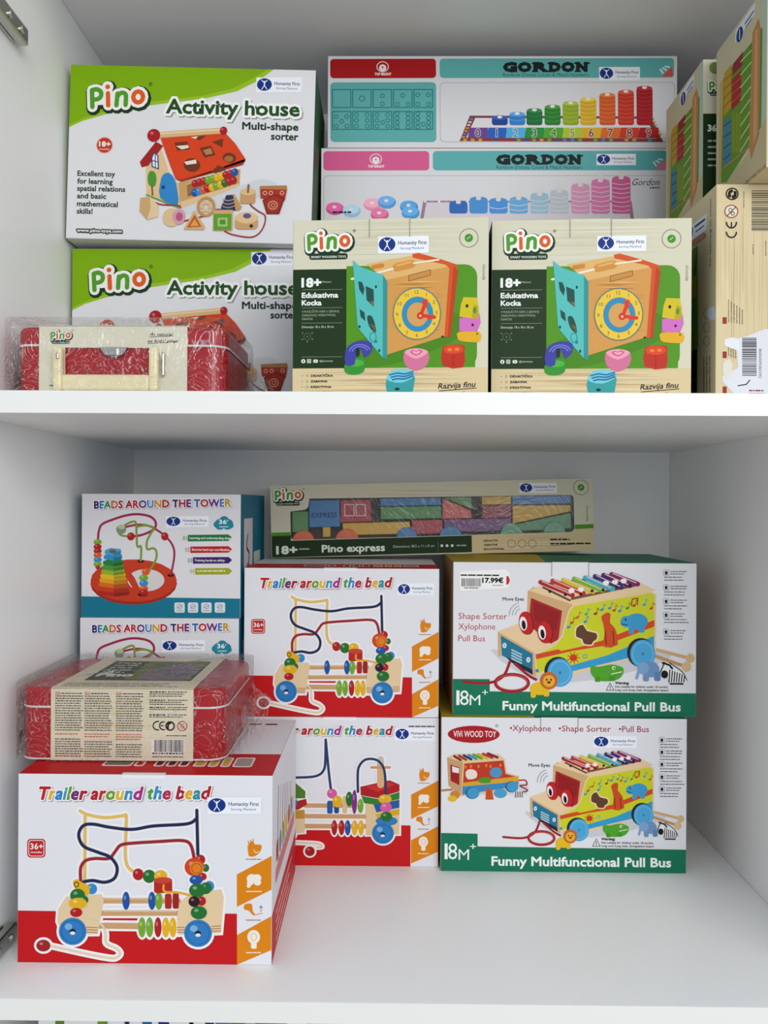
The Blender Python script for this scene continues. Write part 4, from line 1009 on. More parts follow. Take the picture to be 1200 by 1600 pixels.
# the abacus boxes by the right side panel
def art_abacus(cv):
    cv.part('abacus_picture')
    cv.poly([(391, 420), (768, -90), (772, 1238), (391, 1555)], '#cfc7a8')
    cv.poly([(735, -45), (768, -90), (772, 1240), (735, 1262)], '#b9cdc0'); cv.poly([(420, 1330), (650, 1130), (735, 930), (772, 880), (772, 1238), (391, 1555), (391, 1400)], '#c9bd98')
    cv.poly([(440, 600), (660, 330), (735, 225), (730, 945), (470, 1345), (425, 1345)], '#6c9c2e')
    cv.poly([(415, 640), (445, 600), (430, 1345), (412, 1360)], '#cdb07a')
    cv.poly([(448, 565), (502, 500), (500, 810), (450, 872)], '#c9a02c'); cv.poly([(512, 500), (590, 405), (585, 505), (512, 580)], '#9c2c3c'); cv.poly([(508, 605), (580, 535), (575, 760), (505, 830)], '#b02a26')
    cv.poly([(450, 905), (500, 870), (500, 1190), (448, 1232)], '#4a8fa8')
    for k in range(4): cv.line([(450, 940 + 80 * k), (500, 905 + 78 * k)], 10, '#3a5f8a'); cv.line([(450, 620 + 62 * k), (500, 570 + 60 * k)], 8, '#a8781c')
    for k in range(3): cv.line([(508, 650 + 62 * k), (578, 590 + 58 * k)], 6, '#c96a5c')
    for k in range(9): cv.line([(572, 480 + 92 * k), (652, 395 + 86 * k)], 7, '#cfdcae')
    for k in range(5): cv.line([(515 + 14 * k, 850), (515 + 14 * k, 1130)], 4, '#b8a82c')
    cv.poly([(660, 270), (704, 165), (722, 240), (716, 1000), (655, 1180), (640, 1090)], '#c6915c'); cv.poly([(680, 260), (700, 230), (700, 1000), (672, 1080)], '#d8a878')
    cv.line([(450, 1240), (640, 1095)], 10, '#c98a6a')
    cv.part('small_lettering'); cv.text("I'm learning to count", 575, 1395, 30, '#2c2a20', W=200, shear=.2)
    cv.micro(755, 200, 762, 1, 10, 80, '#7a8a78', 0, 10)
    cv.part('charity_sticker')
    cv.poly([(530, 260), (678, 50), (672, 140), (528, 350)], '#e3e6ee'); cv.ell(562, 285, 22, 58, '#1d3f8c', 12); cv.line([(562, 250), (562, 320)], 6, '#e6eaf4')
    cv.poly([(600, 205), (668, 105), (668, 118), (600, 218)], '#3a4a70'); cv.poly([(606, 230), (655, 158), (655, 168), (606, 240)], '#5a6a8c')
AB_C = [(391, 420), (768, -90), (772, 1238), (391, 1555)]
BEIGE = '#dacba6'
def abacus_box(label, x, z, y):
    c = carton('toy_box', label, 8.4, 17.9, 11.5, x, z, y, {'front': BEIGE}, group='abacus boxes')
    cv = face_canvas(c, 'left', AB_C); art_abacus(cv); put(c, 'left', cv)
    return c
c = abacus_box('tall box picturing a bead abacus, overhanging the woodgrain barcode box below', 36.7 + 4.2, 75.2, 32.88)
cv = face_canvas(c, 'front', [(0, 0), (84, 0), (84, 179), (0, 179)]); cv.part('woodgrain_print'); cv.rect(0, 0, 84, 60, '#c3d4c2'); cv.grain(2, 64, 82, 175, ['#cfb888', '#e6d8b4', '#c9b080'], 14, 2.4); put(c, 'front', cv)
c = abacus_box('tall bead abacus box between the long counting boxes and the overhanging abacus box', 35.7 + 4.2, 88.0, 32.88)
cv = face_canvas(c, 'front', [(0, 0), (84, 0), (84, 179), (0, 179)])
cv.part('panel_print'); cv.rect(0, 62, 84, 179, '#24401f'); cv.rect(0, 0, 84, 62, '#d9d5bf'); cv.ell(14, 10, 7, 7, '#8a9a5a')
pino(cv, 3, 22, .11)
cv.part('title_lettering'); cv.text('36+', 6, 82, 7, '#dfe4da', bold=.04); cv.part('small_lettering'); cv.micro(6, 92, 40, 5, 7, 2.2, '#aeb8a8', .3, 9); put(c, 'front', cv)

c = carton('toy_box', 'woodgrain box end with a torn barcode sticker, under the abacus boxes', 8.4, 22.25, 21.0, 33.5 + 4.2, 79.0, S1T + .02, {'front': BEIGE}, group='abacus boxes')
cv = face_canvas(c, 'front', [(285, 40), (886, 40), (876, 1626), (275, 1626)])
cv.part('woodgrain_print')
for k in range(40):
    x = 285 + k * 15 + cv.rnd.uniform(-5, 5); a = 60 + cv.rnd.random() * 500; b = a + 400 + cv.rnd.random() * 700; w = cv.rnd.uniform(3, 9)
    cv.poly([(x, a), (x + w / 2, (a + b) / 2), (x, min(b, 1600)), (x - w / 2, (a + b) / 2)], cv.rnd.choice(['#d2bb8c', '#e8d9b6', '#cbb384']))
cv.part('recycling_mark')
K = '#211d18'
cv.ell(398, 112, 48, 46, K); cv.ell(398, 112, 38, 36, BEIGE); cv.poly([(366, 130), (372, 92), (398, 78), (404, 98), (388, 108), (392, 130), (380, 140)], K, 3); cv.poly([(430, 96), (428, 132), (402, 148), (394, 128), (410, 116), (408, 92)], K, 3)
cv.part('age_warning_mark'); cv.ring(392, 240, 48, 46, 7, '#b05048'); cv.ell(392, 240, 42, 40, '#e3dccb'); cv.line([(362, 272), (424, 208)], 7, '#7a3a38'); cv.ring(385, 232, 12, 14, 5, '#4a4642'); cv.ring(402, 256, 12, 12, 5, '#4a4642')
cv.part('conformity_mark'); cv.ring(393, 320, 36, 40, 11, K, 14, 0, 180); cv.line([(393, 322), (393, 352)], 10, K)
cv.ring(393, 392, 36, 38, 11, K, 14, 0, 180)
cv.part('barcode_print'); cv.barcode(540, 85, 700, 380, '#57504a', vert=False); cv.part('small_lettering')
for x, y0, y1 in ((480, 95, 220), (547, 480, 565), (640, 455, 565)): cv.micro(x, y0, x + 8, int((y1 - y0) / 11), 11, 7, '#5a5248', .2, 8)
for y in (1035, 1285, 1540): cv.rect(328, y - 24, 358, y + 24, '#a03c34')
for k in range(6):
    cv.micro(368 + 20 * k, 885 + 14 * k, 376 + 20 * k, 15 - k, 11, 7, '#3f382e', .2, 8); cv.micro(368 + 17 * k, 1230 + 6 * k, 376 + 17 * k, 6, 11, 7, '#4a4236', .2, 8)
cv.part('barcode_sticker')
cv.poly([(345, 1170), (440, 1165), (500, 1150), (640, 1095), (700, 1100), (700, 1626), (420, 1626), (400, 1560), (330, 1480), (325, 1440), (440, 1380), (430, 1250)], '#dfe0e6')
cv.barcode(470, 1160, 575, 1440, '#2a2830', vert=False); cv.text('8606009283392', 592, 1240, 20, '#3a3840', W=215, rot=-90)
cv.micro(520, 1540, 640, 3, 22, 10, '#8a3a38', .2, 26); cv.line([(440, 1510), (500, 1500), (525, 1470)], 8, '#2a2624')
cv.part('scuff'); cv.poly([(350, 1170), (430, 1165), (450, 1250), (400, 1240), (345, 1215)], '#e6e6ea', 3); cv.poly([(330, 1350), (390, 1320), (395, 1420), (345, 1470)], '#e0dcd0', 3)
put(c, 'front', cv)
cv = face_canvas(c, 'left', [(-246, 526), (283, 40), (275, 1626), (-246, 1784)])
cv.part('panel_print'); cv.poly([(-240, 760), (140, 490), (146, 1235), (-240, 1420)], '#6c9c2e'); cv.poly([(-240, 1425), (140, 1240), (138, 1640), (-240, 1770)], '#22381f'); cv.poly([(95, 450), (150, 395), (200, 400), (195, 440), (100, 500)], '#b98a5c', 2)
cv.poly([(85, 940), (110, 930), (110, 1080), (85, 1090)], '#4a8fa0'); cv.poly([(85, 740), (130, 700), (130, 860), (85, 900)], '#c0a838'); cv.line([(140, 500), (120, 720)], 6, '#3f3a2c')
cv.part('small_lettering'); 
a_, b_ = cv.m((238, 640)), cv.m((214, 165)); kx, ky = cv.sc((235, 640))
cv.text("I'm learning to count", 240, 640, 20, '#2c2a20', W=(b_[1] - a_[1]) / kx, rot=90, bold=.02)
for k, q in enumerate((185, 207, 229)): cv.micro(q, 1300 + 0 * k, q + 9, 20, 13, 8, '#3f382c', .1, 9)
for y in (990, 1090, 1190): cv.ring(210, y, 22, 36, 4, '#8a8266')
cv.part('charity_sticker'); cv.poly([(75, 355), (213, 252), (207, 378), (70, 470)], '#e3e6ee'); cv.ell(88, 395, 18, 48, '#1d3f8c', 8); cv.poly([(118, 345), (198, 288), (198, 306), (118, 364)], '#3a4a70'); cv.poly([(124, 385), (190, 338), (190, 350), (124, 398)], '#5a6a8c')
cv.part('scuff'); cv.poly([(215, 960), (262, 940), (280, 1000), (262, 1040), (220, 1020)], '#e3e6ea', 3)
put(c, 'left', cv)

# ================================================================== red tin cases in clear film
def rounded(w, d, r, n=7):
    P = []
    for cx, cy, a0 in ((w/2 - r, -d/2 + r, -90), (w/2 - r, d/2 - r, 0), (-w/2 + r, d/2 - r, 90), (-w/2 + r, -d/2 + r, 180)):
        for k in range(n + 1):
            a = math.radians(a0 + 90 * k / n); P.append((cx + r * math.cos(a), cy + r * math.sin(a)))
    return P
def loft(bm, rings, cap=True):
    L = []
    for P, z in rings: L.append([bm.verts.new((p[0], p[1], z)) for p in P])
    n = len(L[0])
    for a, b in zip(L, L[1:]):
        for i in range(n): bm.faces.new((a[i], a[(i+1) % n], b[(i+1) % n], b[i]))
    if cap: bm.faces.new(list(reversed(L[0]))); bm.faces.new(L[-1])
def tin_case(label, x, z, y, upper):
    w, h, d, r = .222, .078, (.146 if upper else .158), .018
    t = thing('tin_case', label, 'case', at(x, z + (7.3 if upper else 7.9), y), 0, 0, 'wrapped red tin cases')
    def R(g): return rounded(w + 2*g, d + 2*g, r + g)
    seam = .058
    bm = bmesh.new(); loft(bm, [(R(-.002), 0), (R(0), .002), (R(0), seam)]); obj_bm('tin_body', bm, M_TIN, t)
    bm = bmesh.new(); loft(bm, [(R(.0006), seam + .0012), (R(.0006), h - .004), (R(-.001), h - .001), (R(-.004), h)]); obj_bm('tin_lid', bm, M_TIN, t)
    bm = bmesh.new(); loft(bm, [(R(.0013), seam - .001), (R(.0016), seam), (R(.0013), seam + .0012)], False)
    loft(bm, [(R(.0002), .0008), (R(.0014), .0016), (R(.0006), .0030)], False); obj_bm('rolled_rim', bm, M_RIM, t)
    f0, f1 = (.12, .823) if upper else (.158, .851)
    xa, xb = -w/2 + f0*w, -w/2 + f1*w
    g = .0022
    bm = bmesh.new()
    yf = -d/2 - g
    if upper:
        k = (xb - xa) / 575.0                       # sleeve with a window for the handle
        wx0, wx1 = xa + (262 - 160) * k, xa + (600 - 160) * k
        wz0, wz1 = h - .058, h - .0225
        bm_box(bm, xa, wx0, yf, yf + .0006, .001, h, .0002, 1); bm_box(bm, wx1, xb, yf, yf + .0006, .001, h, .0002, 1)
        bm_box(bm, wx0, wx1, yf, yf + .0006, wz1, h, 0); bm_box(bm, wx0, wx1, yf, yf + .0006, .001, wz0, 0)
    else:
        bm_box(bm, xa, xb, yf, yf + .0006, .001, h, .0002, 1)
    bm_box(bm, xa, xb, yf, d/2 + g, h + .0004, h + .0010, .0002, 1); bm_box(bm, xa, xb, d/2 + g - .0006, d/2 + g, .001, h, 0)
    o = obj_bm('paper_sleeve', bm, M_PRINT, t); paint(o.data, lambda p: lin('#e6dcc4' if not upper else '#e4e0cc'))
    if upper:
        cv = Canvas([(160, 345), (735, 352), (735, 640), (160, 640)], xb - xa, h)
        pino(cv, 196, 358, .32); cv.part('sleeve_lettering')
        cv.text('As natural', 592, 386, 11, '#33342c', W=88, shear=.25, bold=.015); cv.text("as kids' play!", 584, 412, 11, '#33342c', W=118, shear=.25, bold=.015); cv.line([(590, 391), (682, 388)], 2, '#33342c'); cv.line([(586, 417), (700, 410)], 2, '#33342c')
        cv.micro(202, 578, 222, 1, 8, 6, '#33342c', 0, 10)
        cv.build(t, (xa, yf, 0), (1, 0, 0), (0, 0, 1))
        kx = (xb - xa) / 575.0
        def zx(v): return xa + (v - 160) * kx
        def zz(v): return h - (v - 345) * kx
        bm = bmesh.new()
        bm_box(bm, zx(228), zx(264), yf - .011, yf - .001, zz(600), zz(430), .003); bm_box(bm, zx(596), zx(632), yf - .011, yf - .001, zz(600), zz(430), .003); bm_box(bm, zx(262), zx(598), yf - .010, yf - .002, zz(598), zz(536), .0025)
        obj_bm('handle', bm, M_CREAM, t)
        bm = bmesh.new(); bm_box(bm, zx(640), zx(652), yf - .006, yf, zz(540), zz(448), .0015); obj_bm('handle_bracket', bm, M_METAL, t)
        bm = bmesh.new(); bm_box(bm, zx(244), zx(256), yf - .0125, yf - .001, zz(480), zz(455), .001); obj_bm('handle_bracket', bm, M_METAL, t)
        bm = bmesh.new()
        prof = [(zx(400), zz(428)), (zx(508), zz(428)), (zx(490), zz(455)), (zx(455), zz(468)), (zx(420), zz(455))]
        lo = [bm.verts.new((p[0], yf - .004, p[1])) for p in prof]; hi = [bm.verts.new((p[0], yf + .001, p[1])) for p in prof]
        bm.faces.new(lo)
        for i in range(5): bm.faces.new((lo[i], hi[i], hi[(i+1) % 5], lo[(i+1) % 5]))
        bm_box(bm, zx(436), zx(474), yf - .006, yf - .002, zz(462), zz(432), .001)
        obj_bm('latch', bm, M_METAL, t)
    else:
        cv = Canvas([(232, 235), (905, 235), (905, 577), (232, 577)], xb - xa, h)
        cv.part('sleeve_lettering')
        cv.grain(240, 240, 900, 570, ['#e0d2b2', '#eadfc8', '#dccbaa'], 26, 5)
        for q, (x0, x1) in enumerate(((253, 388), (392, 525), (540, 672))):
            cv.frame(x0 + 2, 251, x0 + 24, 262, 2, '#c8525c'); cv.micro(x0 + 5, 255, x0 + 22, 1, 4, 4, '#c8525c', 0, 6)
            cv.micro(x0 + 30, 254, x1 - 5, 1, 9, 5.5, '#4a443c', .2, 9); cv.micro(x0, 267, x1, 6, 11.4, 5.2, '#57504a', .12, 9); cv.micro(x0, 336, x1, 9, 11.4, 5.2, '#5a534c', .12, 9)
            cv.micro(x0, 446, x1, 1 + q, 11.4, 5.2, '#c8685c', .2, 9); cv.micro(x0, 446 + 12 * (2 + q), x1, 8 - q, 11.4, 5.2, '#57504a', .12, 9)
        for q, yy in enumerate((244, 283, 317, 352)): cv.micro(698, yy, 780, 1, 9, 6, '#3f3a34', .1, 11); cv.micro(784, yy, 880, 1, 9, 5, '#5a534c', .1, 9); cv.micro(698, yy + 10, 880, 2 if q in (0, 1) else 1, 10, 5, '#5a534c', .2, 9)
        K = '#26221e'
        cv.ring(738, 406, 22, 20, 6, K, 14, 80, 280); cv.ring(766, 406, 20, 19, 6, K, 14, 80, 280); cv.line([(748, 406), (764, 406)], 5, K)
        cv.ell(796, 407, 23, 23, K); cv.ell(796, 407, 16, 16, '#e6dcc4'); cv.line([(786, 420), (788, 398), (806, 390)], 9, K, 4)
        cv.ring(853, 407, 22, 22, 4.5, '#b84a50'); cv.line([(838, 392), (868, 422)], 4.5, '#b84a50'); cv.ring(853, 407, 8, 10, 3, '#b87a78')
        cv.micro(778, 450, 876, 1, 8, 5, '#8a6a58', 0, 20)
        cv.rect(708, 468, 864, 542, '#f0ece6'); cv.barcode(722, 472, 860, 530); cv.micro(712, 533, 862, 1, 8, 7, '#2a2724', 0, 9); cv.micro(712, 550, 862, 1, 8, 5, '#8a6a58', .05, 24)
        cv.build(t, (xa, yf, 0), (1, 0, 0), (0, 0, 1))
    cv = Canvas([(0, 0), (100, 0), (100, 100), (0, 100)], xb - xa, d + 2*g)
    cv.part('lid_picture'); cv.rect(14, 14, 92, 78, '#3c4a38'); cv.rect(42, 16, 90, 76, '#77843f'); cv.poly([(50, 70), (60, 30), (75, 25), (88, 40), (86, 74)], '#8a7f86', 3); cv.micro(18, 20, 40, 5, 8, 3, '#cfd4c8', .3, 6); cv.micro(5, 86, 90, 3, 4, 1.6, '#7c735e', .2, 6)
    cv.text('Pino', 18, 66, 10, '#e6e8dc', bold=.05)
    cv.build(t, (xa, yf, h + .001), (1, 0, 0), (0, 1, 0))
    # clear film bag: loose skin around the case with crushed ends
    rn = random.Random(3 if upper else 8)
    bm = bmesh.new(); rings = []
    N = 14
    for i in range(N + 1):
        zc = -.0 + (h + .006) * i / N
        P = rounded(w + .013, d + .012, r + .004, 9); Q = []
        for px, py in P:
            k = 1 + .006 * math.sin(px * 190 + i) * math.sin(py * 160 + i * 1.3) + rn.uniform(-.004, .004)
            if py < -d/2 + .005: Q.append((px * k, min(py * k, -d/2 - (.0145 if upper else .0045))))
            else: Q.append((px * k, py * k))
        rings.append((Q, zc + .0006))
    loft(bm, rings[:], False)
    P = rounded(w + .013, d + .012, r + .004, 9)
    top = [v for v in bm.verts if v.co.z > h + .0055]
    prev = None
    # lid of the bag: ring inset twice
    bm.verts.ensure_lookup_table()
    n = len(P); last = bm.verts[-n:]
    for s_ in (.8, .5, .2):
        cur = [bm.verts.new((v.co.x * s_ , v.co.y * s_, h + .006 + .0012 * math.sin(i * 1.7))) for i, v in enumerate(last)]
        src = prev or last
        for i in range(n): bm.faces.new((src[i], src[(i+1) % n], cur[(i+1) % n], cur[i]))
        prev = cur
    bm.faces.new(prev)
    for sgn, L in ((1, .030), (-1, .012)):
        G = []
        for i in range(13):
            row = []
            for j in range(7):
                u, v = i / 12, j / 6
                yy = -d/2 + .01 + (d - .02) * u * (1 - .25 * v) + .012 * v; zz_ = h * (.12 + .55 * (u if sgn > 0 else .4)) * (1 - .55 * v) + rn.uniform(-.003, .003) + .012 * math.sin(u * 9) * v
                row.append(bm.verts.new((sgn * (w/2 + .005 + L * v * (.5 + .5 * u)), yy, max(.002, zz_ + .006 * rn.uniform(-1, 1)))))
            G.append(row)
        for i in range(12):
            for j in range(6): bm.faces.new((G[i][j], G[i+1][j], G[i+1][j+1], G[i][j+1]))
    obj_bm('clear_wrap', bm, M_FILM, t)
    return t
tin_case('red tin case with cream handle, wrapped in clear film', -28.2, 80.6, S1T + .02, True)

# ================================================================== cartons on the lower shelf
TW_C = [(62, 60), (1020, 82), (1012, 803), (52, 797)]
for k, (lb, x, st) in enumerate((
        ('bead tower toy box at the very bottom of its stack, behind the bead trailer box', -29.55, (570, 205, 828, 270)),
        ('teal and white bead tower box peeking out above the wrapped red tin case', -29.6, (560, 203, 818, 268)),
        ('teal and white bead tower box on top of its stack against the back panel', -29.45, (572, 203, 828, 268)))):
    c = carton('toy_box', lb, 20.8, 16.15, 19, x, 100.0, S2T + .02 + 16.18 * k, {'front': '#e0dfe3', 'right': '#1b7f98', 'left': '#1b7f98', 'top': '#1b7f98'}, group='bead tower boxes')
    cv = face_canvas(c, 'front', TW_C); art_tower(cv, st); put(c, 'front', cv)
    cv = face_canvas(c, 'right', [(0, 0), (100, 0), (100, 100), (0, 100)]); cv.part('side_print')
    cv.rect(0, 0, 100, 100, '#1b7f98'); cv.rect(12, 20, 46, 100, '#e0dfe3'); cv.rect(52, 50, 80, 86, '#d4dad6'); cv.poly([(16, 100), (18, 66), (30, 58), (42, 70), (44, 100)], '#a02a38', 3); cv.ell(28, 70, 9, 12, '#c98a80'); cv.line([(26, 34), (22, 44), (32, 50), (28, 60)], 2.5, '#33303a', 4); cv.rect(20, 92, 42, 100, '#c9a85c')
    put(c, 'right', cv)

TR_C = [(42, 82), (1085, 95), (1078, 868), (38, 858)]
RED = '#c02026'
def trailer_box(label, w, x, z, y, stick, back=False):
    c = carton('toy_box', label, w, 19.45, 20.3, x, z, y, {'front': '#e4e4e8', 'top': '#c41f26', 'right': '#dfdfe4', 'left': '#dfdfe4', 'back': '#dfdfe4'}, group='bead trailer boxes')
    if back:
        cv = face_canvas(c, 'front', [(-209, 35), (1138, 40), (1135, 1088), (-209, 1083)]); art_trailer_back(cv, stick)
    else:
        cv = face_canvas(c, 'front', TR_C); art_trailer(cv, stick)
    put(c, 'front', cv)
    cv = face_canvas(c, 'right', [(0, 0), (100, 0), (100, 100), (0, 100)]); cv.part('side_print')
    cv.rect(0, 74, 100, 100, '#c22a30')
    for k in range(7): cv.line([(22 + 9 * k, 14 + 3 * k), (20 + 9 * k, 40), (26 + 8 * k, 62)], 1.6, ('#4a5a7c', '#c9b48a', '#a8404a', '#5a6a84')[k % 4], 4)
    cv.rect(15, 44, 88, 52, '#d9c2a0', 3); cv.rect(12, 56, 92, 64, '#d08a8c', 3); cv.micro(15, 80, 85, 4, 5, 1.6, '#e6b8b6', .3, 12)
    for k in range(6): cv.ell(18 + 12 * k, 48, 3.4, 6, ('#b5282c', '#3f93cc', '#7fae3a', '#e3b62c')[k % 4])
    put(c, 'right', cv)
    cv = face_canvas(c, 'top', [(0, 100), (100, 100), (100, 0), (0, 0)]); cv.part('top_print')
    cv.rect(0, 0, 100, 33, '#c41f26'); cv.rect(0, 33, 100, 100, '#e4e4e8')
    for x0, x1, q in ((29, 41, '#8a7a70'), (42, 46, '#c22a30'), (50, 54, '#7a2028'), (55, 59, '#7a2028'), (60, 64, '#7a2028'), (66, 71, '#cfae4a'), (72, 76, '#cfae4a'), (77, 81, '#cfae4a'), (82, 90, '#a89a92')): cv.rect(x0, 12, x1, 27, '#ead8d6', 1.5); cv.rect(x0 + .7, 13.5, x1 - .7, 25.5, q, 1.2)
    cv.micro(55, 88, 92, 1, 4, 3, '#7a3038', 0, 7)
    put(c, 'top', cv)
    k = c.w / 1043
    tuck_tab(c, (468 - 42) * k, (645 - 42) * k, .004, '#ececee', back=.004)
    return c
trailer_box('red and white bead trailer box with the wrapped tin case on its lid', 26.2, -24.7, 78.8, S2T + .02, (818, 182, 1038, 250))
trailer_box('red and white box showing the bead trailer from behind, under a bead trailer box', 25.5, -5.85, 100.5, S2T + .02, (835, 112, 1115, 200), True)
trailer_box('red and white bead trailer box carrying the long block-train box', 25.5, -5.9, 100.5, S2T + .02 + 19.48, (862, 170, 1056, 232))
tin_case('red tin case with a cream barcode sleeve, wrapped in clear film', -28.5, 82.7, S2T + 19.53, False)

def bus_box(label, x, z, y, fn, corners, h):
    c = carton('toy_box', label, 31.6, h, 18.0, x, z, y, {'front': '#e3e3e6', 'left': '#a98a62', 'right': '#a98a62', 'top': GRN, 'bottom': '#a98a62'}, group='wooden bus boxes')
    cv = face_canvas(c, 'front', corners); fn(cv); put(c, 'front', cv)
    cv = face_canvas(c, 'top', [(0, 100), (100, 100), (100, 0), (0, 0)]); cv.part('top_print')
    cv.rect(0, 0, 100, 100, GRN); cv.poly([(0, 0), (38, 0), (45, 100), (0, 100)], '#b8a52e'); put(c, 'top', cv)
    tuck_tab(c, .128, .176, .018, '#e3e3e6', proud=.00005)
    return c
bus_box('green and white toy bus box with a red oval logo, beneath its twin', 22.95, 99.4, S2T + .02, lambda cv: art_bus_b(cv, (726, 118, 925, 172)), [(28, 36), (1155, 36), (1148, 745), (28, 745)], 19.9)
bus_box('green and white toy bus box with a 17.99 price sticker, on its twin', 24.45, 100.3, S2T + 19.95, art_bus_a, [(62, 68), (1163, 68), (1160, 763), (65, 763)], 19.95)

# long window box with a wooden block train
c = carton('toy_box', 'long beige and green window box of wooden train blocks', 48.6, 10.9, 7.9, 6.9, 116.0, -7.70, {'front': '#d9d5bf'}, tilt=-1.65, body=False)
EX_C = [(33, 48), (1158, 22), (1158, 285), (35, 300)]
cv = face_canvas(c, 'front', EX_C)
w, h, d = c.w, c.h, c.d
hole = [(165, 93), (1078, 82), (1087, 90), (1088, 205), (1078, 216), (108, 238), (100, 230), (100, 138), (150, 132), (160, 122)]
hp = [cv.m(p) for p in hole]
V = []; F = []
outer = [(0, 0), (w, 0), (w, h), (0, h)]
tri = tessellate_polygon([[Vector((p[0], p[1], 0)) for p in outer], [Vector((p[0], p[1], 0)) for p in hp]])
pts = outer + hp
V += [(p[0] - w/2, -d/2, p[1]) for p in pts]; F += [tuple(t) for t in tri]
n0 = len(V)
V += [(-w/2, -d/2, 0), (w/2, -d/2, 0), (w/2, d/2, 0), (-w/2, d/2, 0), (-w/2, -d/2, h), (w/2, -d/2, h), (w/2, d/2, h), (-w/2, d/2, h)]
F += [tuple(n0 + i for i in f) for f in ((0, 3, 2, 1), (4, 5, 6, 7), (1, 2, 6, 5), (0, 4, 7, 3), (2, 3, 7, 6))]
me = bpy.data.meshes.new('carton'); me.from_pydata(V, [], F); me.materials.append(M_PRINT)
paint(me, lambda p: lin('#d9d5bf' if p.index < len(tri) else '#d9d5bf')); link(bpy.data.objects.new('carton', me), c.root)
cv.part('panel_print')
cv.poly([(35, 222), (100, 220), (100, 240), (104, 240), (722, 226), (722, 286), (35, 300)], '#24401f'); cv.poly([(35, 212), (99, 210), (99, 222), (35, 224)], '#5f9c25')
cv.poly([(722, 226), (1092, 216), (1092, 206), (1158, 202), (1158, 285), (722, 294)], '#ddcba4'); cv.poly([(1090, 190), (1158, 188), (1158, 203), (1090, 206)], '#5f9c25')
cv.grain(730, 228, 1150, 284, ['#d2bb90', '#e6d8b8'], 8, 4); cv.grain(170, 48, 880, 84, ['#cfc9b0', '#dfdbc8'], 6, 4)
pino(cv, 36, 52, .36)
cv.part('title_lettering')
cv.text('18+', 52, 286, 26, '#e8ebe2', W=68, bold=.05); cv.micro(128, 267, 162, 1, 6, 5, '#aeb8a8', 0, 30)
cv.text('Pino express', 205, 281, 24, '#e8ebe2', W=212, bold=.035)
cv.text('Dimensions: 48.5 x 11 x 8 cm', 448, 268, 9, '#c9d0c2', W=142); cv.line([(604, 248), (604, 282)], 1.5, '#7a8a74')
for k in range(3): cv.ell(617 + 18 * k, 262, 5, 5, '#e0e4da')
cv.micro(668, 259, 702, 1, 6, 5, '#aeb8a8', 0, 30)
cv.part('small_lettering')
for k, t_ in enumerate(('DIDACTIC', 'CREATIVE', 'EDUCATIONAL')): cv.text(t_, 764, 249 + 15 * k, 6.5, '#3f382a', W=(50, 48, 72)[k], bold=.05)
for k in range(3): cv.ring(862 + 37 * k, 257, 14, 14, 1.6, '#6b6250')
cv.micro(1000, 240, 1070, 1, 8, 6, '#3f382a', 0, 16)
cv.micro(1000, 255, 1148, 1, 8, 6, '#3f382a', .05, 20); cv.line([(1000, 266), (1120, 258)], 1.6, '#2c2a20')
seal(cv, 1115, 55, 27); cv.text('#pinotoys', 1138, 178, 9, '#5b5a48', W=58, rot=90)
sticker(cv, 894, 38, 1028, 76)
put(c, 'front', cv)
block_mats = {}
def bmat(hexc):
    if hexc not in block_mats: block_mats[hexc] = plain('painted_wood_' + hexc.lstrip('#'), hexc, .45)
    return block_mats[hexc]
def block(name, pts, col, y0=.010, y1=.062):
    P = [cv.m(p) for p in pts]
    A = sum(P[i-1][0] * P[i][1] - P[i][0] * P[i-1][1] for i in range(len(P)))
    if A < 0: P.reverse()
    bm = bmesh.new()
    a = [bm.verts.new((p[0] - w/2, -d/2 + y0, p[1])) for p in P]; b = [bm.verts.new((p[0] - w/2, -d/2 + y1, p[1])) for p in P]
    bm.faces.new(a); bm.faces.new(list(reversed(b)))
    for i in range(len(P)): bm.faces.new((a[i], b[i], b[(i+1) % len(P)], a[(i+1) % len(P)]))
    bmesh.ops.recalc_face_normals(bm, faces=bm.faces)
    es = [e for e in bm.edges if abs(e.verts[0].co.y - e.verts[1].co.y) < 1e-6 and e.verts[0].co.y < -d/2 + y0 + 1e-4]
    bmesh.ops.bevel(bm, geom=es, offset=.0012, segments=2, profile=.5, affect='EDGES')
    return obj_bm(name, bm, bmat(col), c.root)
def rc(x0, y0, x1, y1, s=.0): return [(x0, y0), (x1, y0 - s), (x1, y1 - s), (x0, y1)]
B_, G_, R_, Y_, P_, OR_ = '#2f74ad', '#4f8a45', '#a82c38', '#d0a423', '#6a3474', '#d9602c'
blk = block('toy_block', rc(160, 98, 266, 195, 2), B_); red = block('toy_block', rc(268, 97, 374, 178, 2), R_)
block('toy_block', rc(406, 92, 619, 121, 3), B_); block('toy_block', rc(406, 123, 619, 168, 3), G_)
block('toy_block', [(623, 88), (727, 86), (727, 134)], G_); block('toy_block', [(623, 92), (723, 136), (727, 165), (623, 167)], '#c9584a')
block('toy_block', rc(763, 86, 868, 117, 2), Y_); block('toy_block', rc(763, 119, 868, 166, 2), '#8e2c40')
block('toy_block', rc(872, 84, 1084, 117, 3), B_); block('toy_block', [(872, 120), (1084, 118), (1084, 142), (872, 186)], Y_); block('toy_block', [(872, 190), (1084, 146), (1084, 205), (872, 214)], '#4f8f62')
block('toy_block', rc(102, 138, 157, 212, 1), G_); block('toy_block', rc(206, 194, 232, 230, 1), Y_)
block('toy_block', rc(275, 180, 508, 224, 4), Y_); block('toy_block', rc(514, 171, 623, 222, 2), R_); block('toy_block', rc(627, 169, 866, 216, 5), P_)
def wheel(cx, cy, r, col): return block('toy_wheel', [(cx + r * math.cos(a), cy - r * math.sin(a)) for a in [math.pi * k / 12 for k in range(13)]], col, .006, .05)
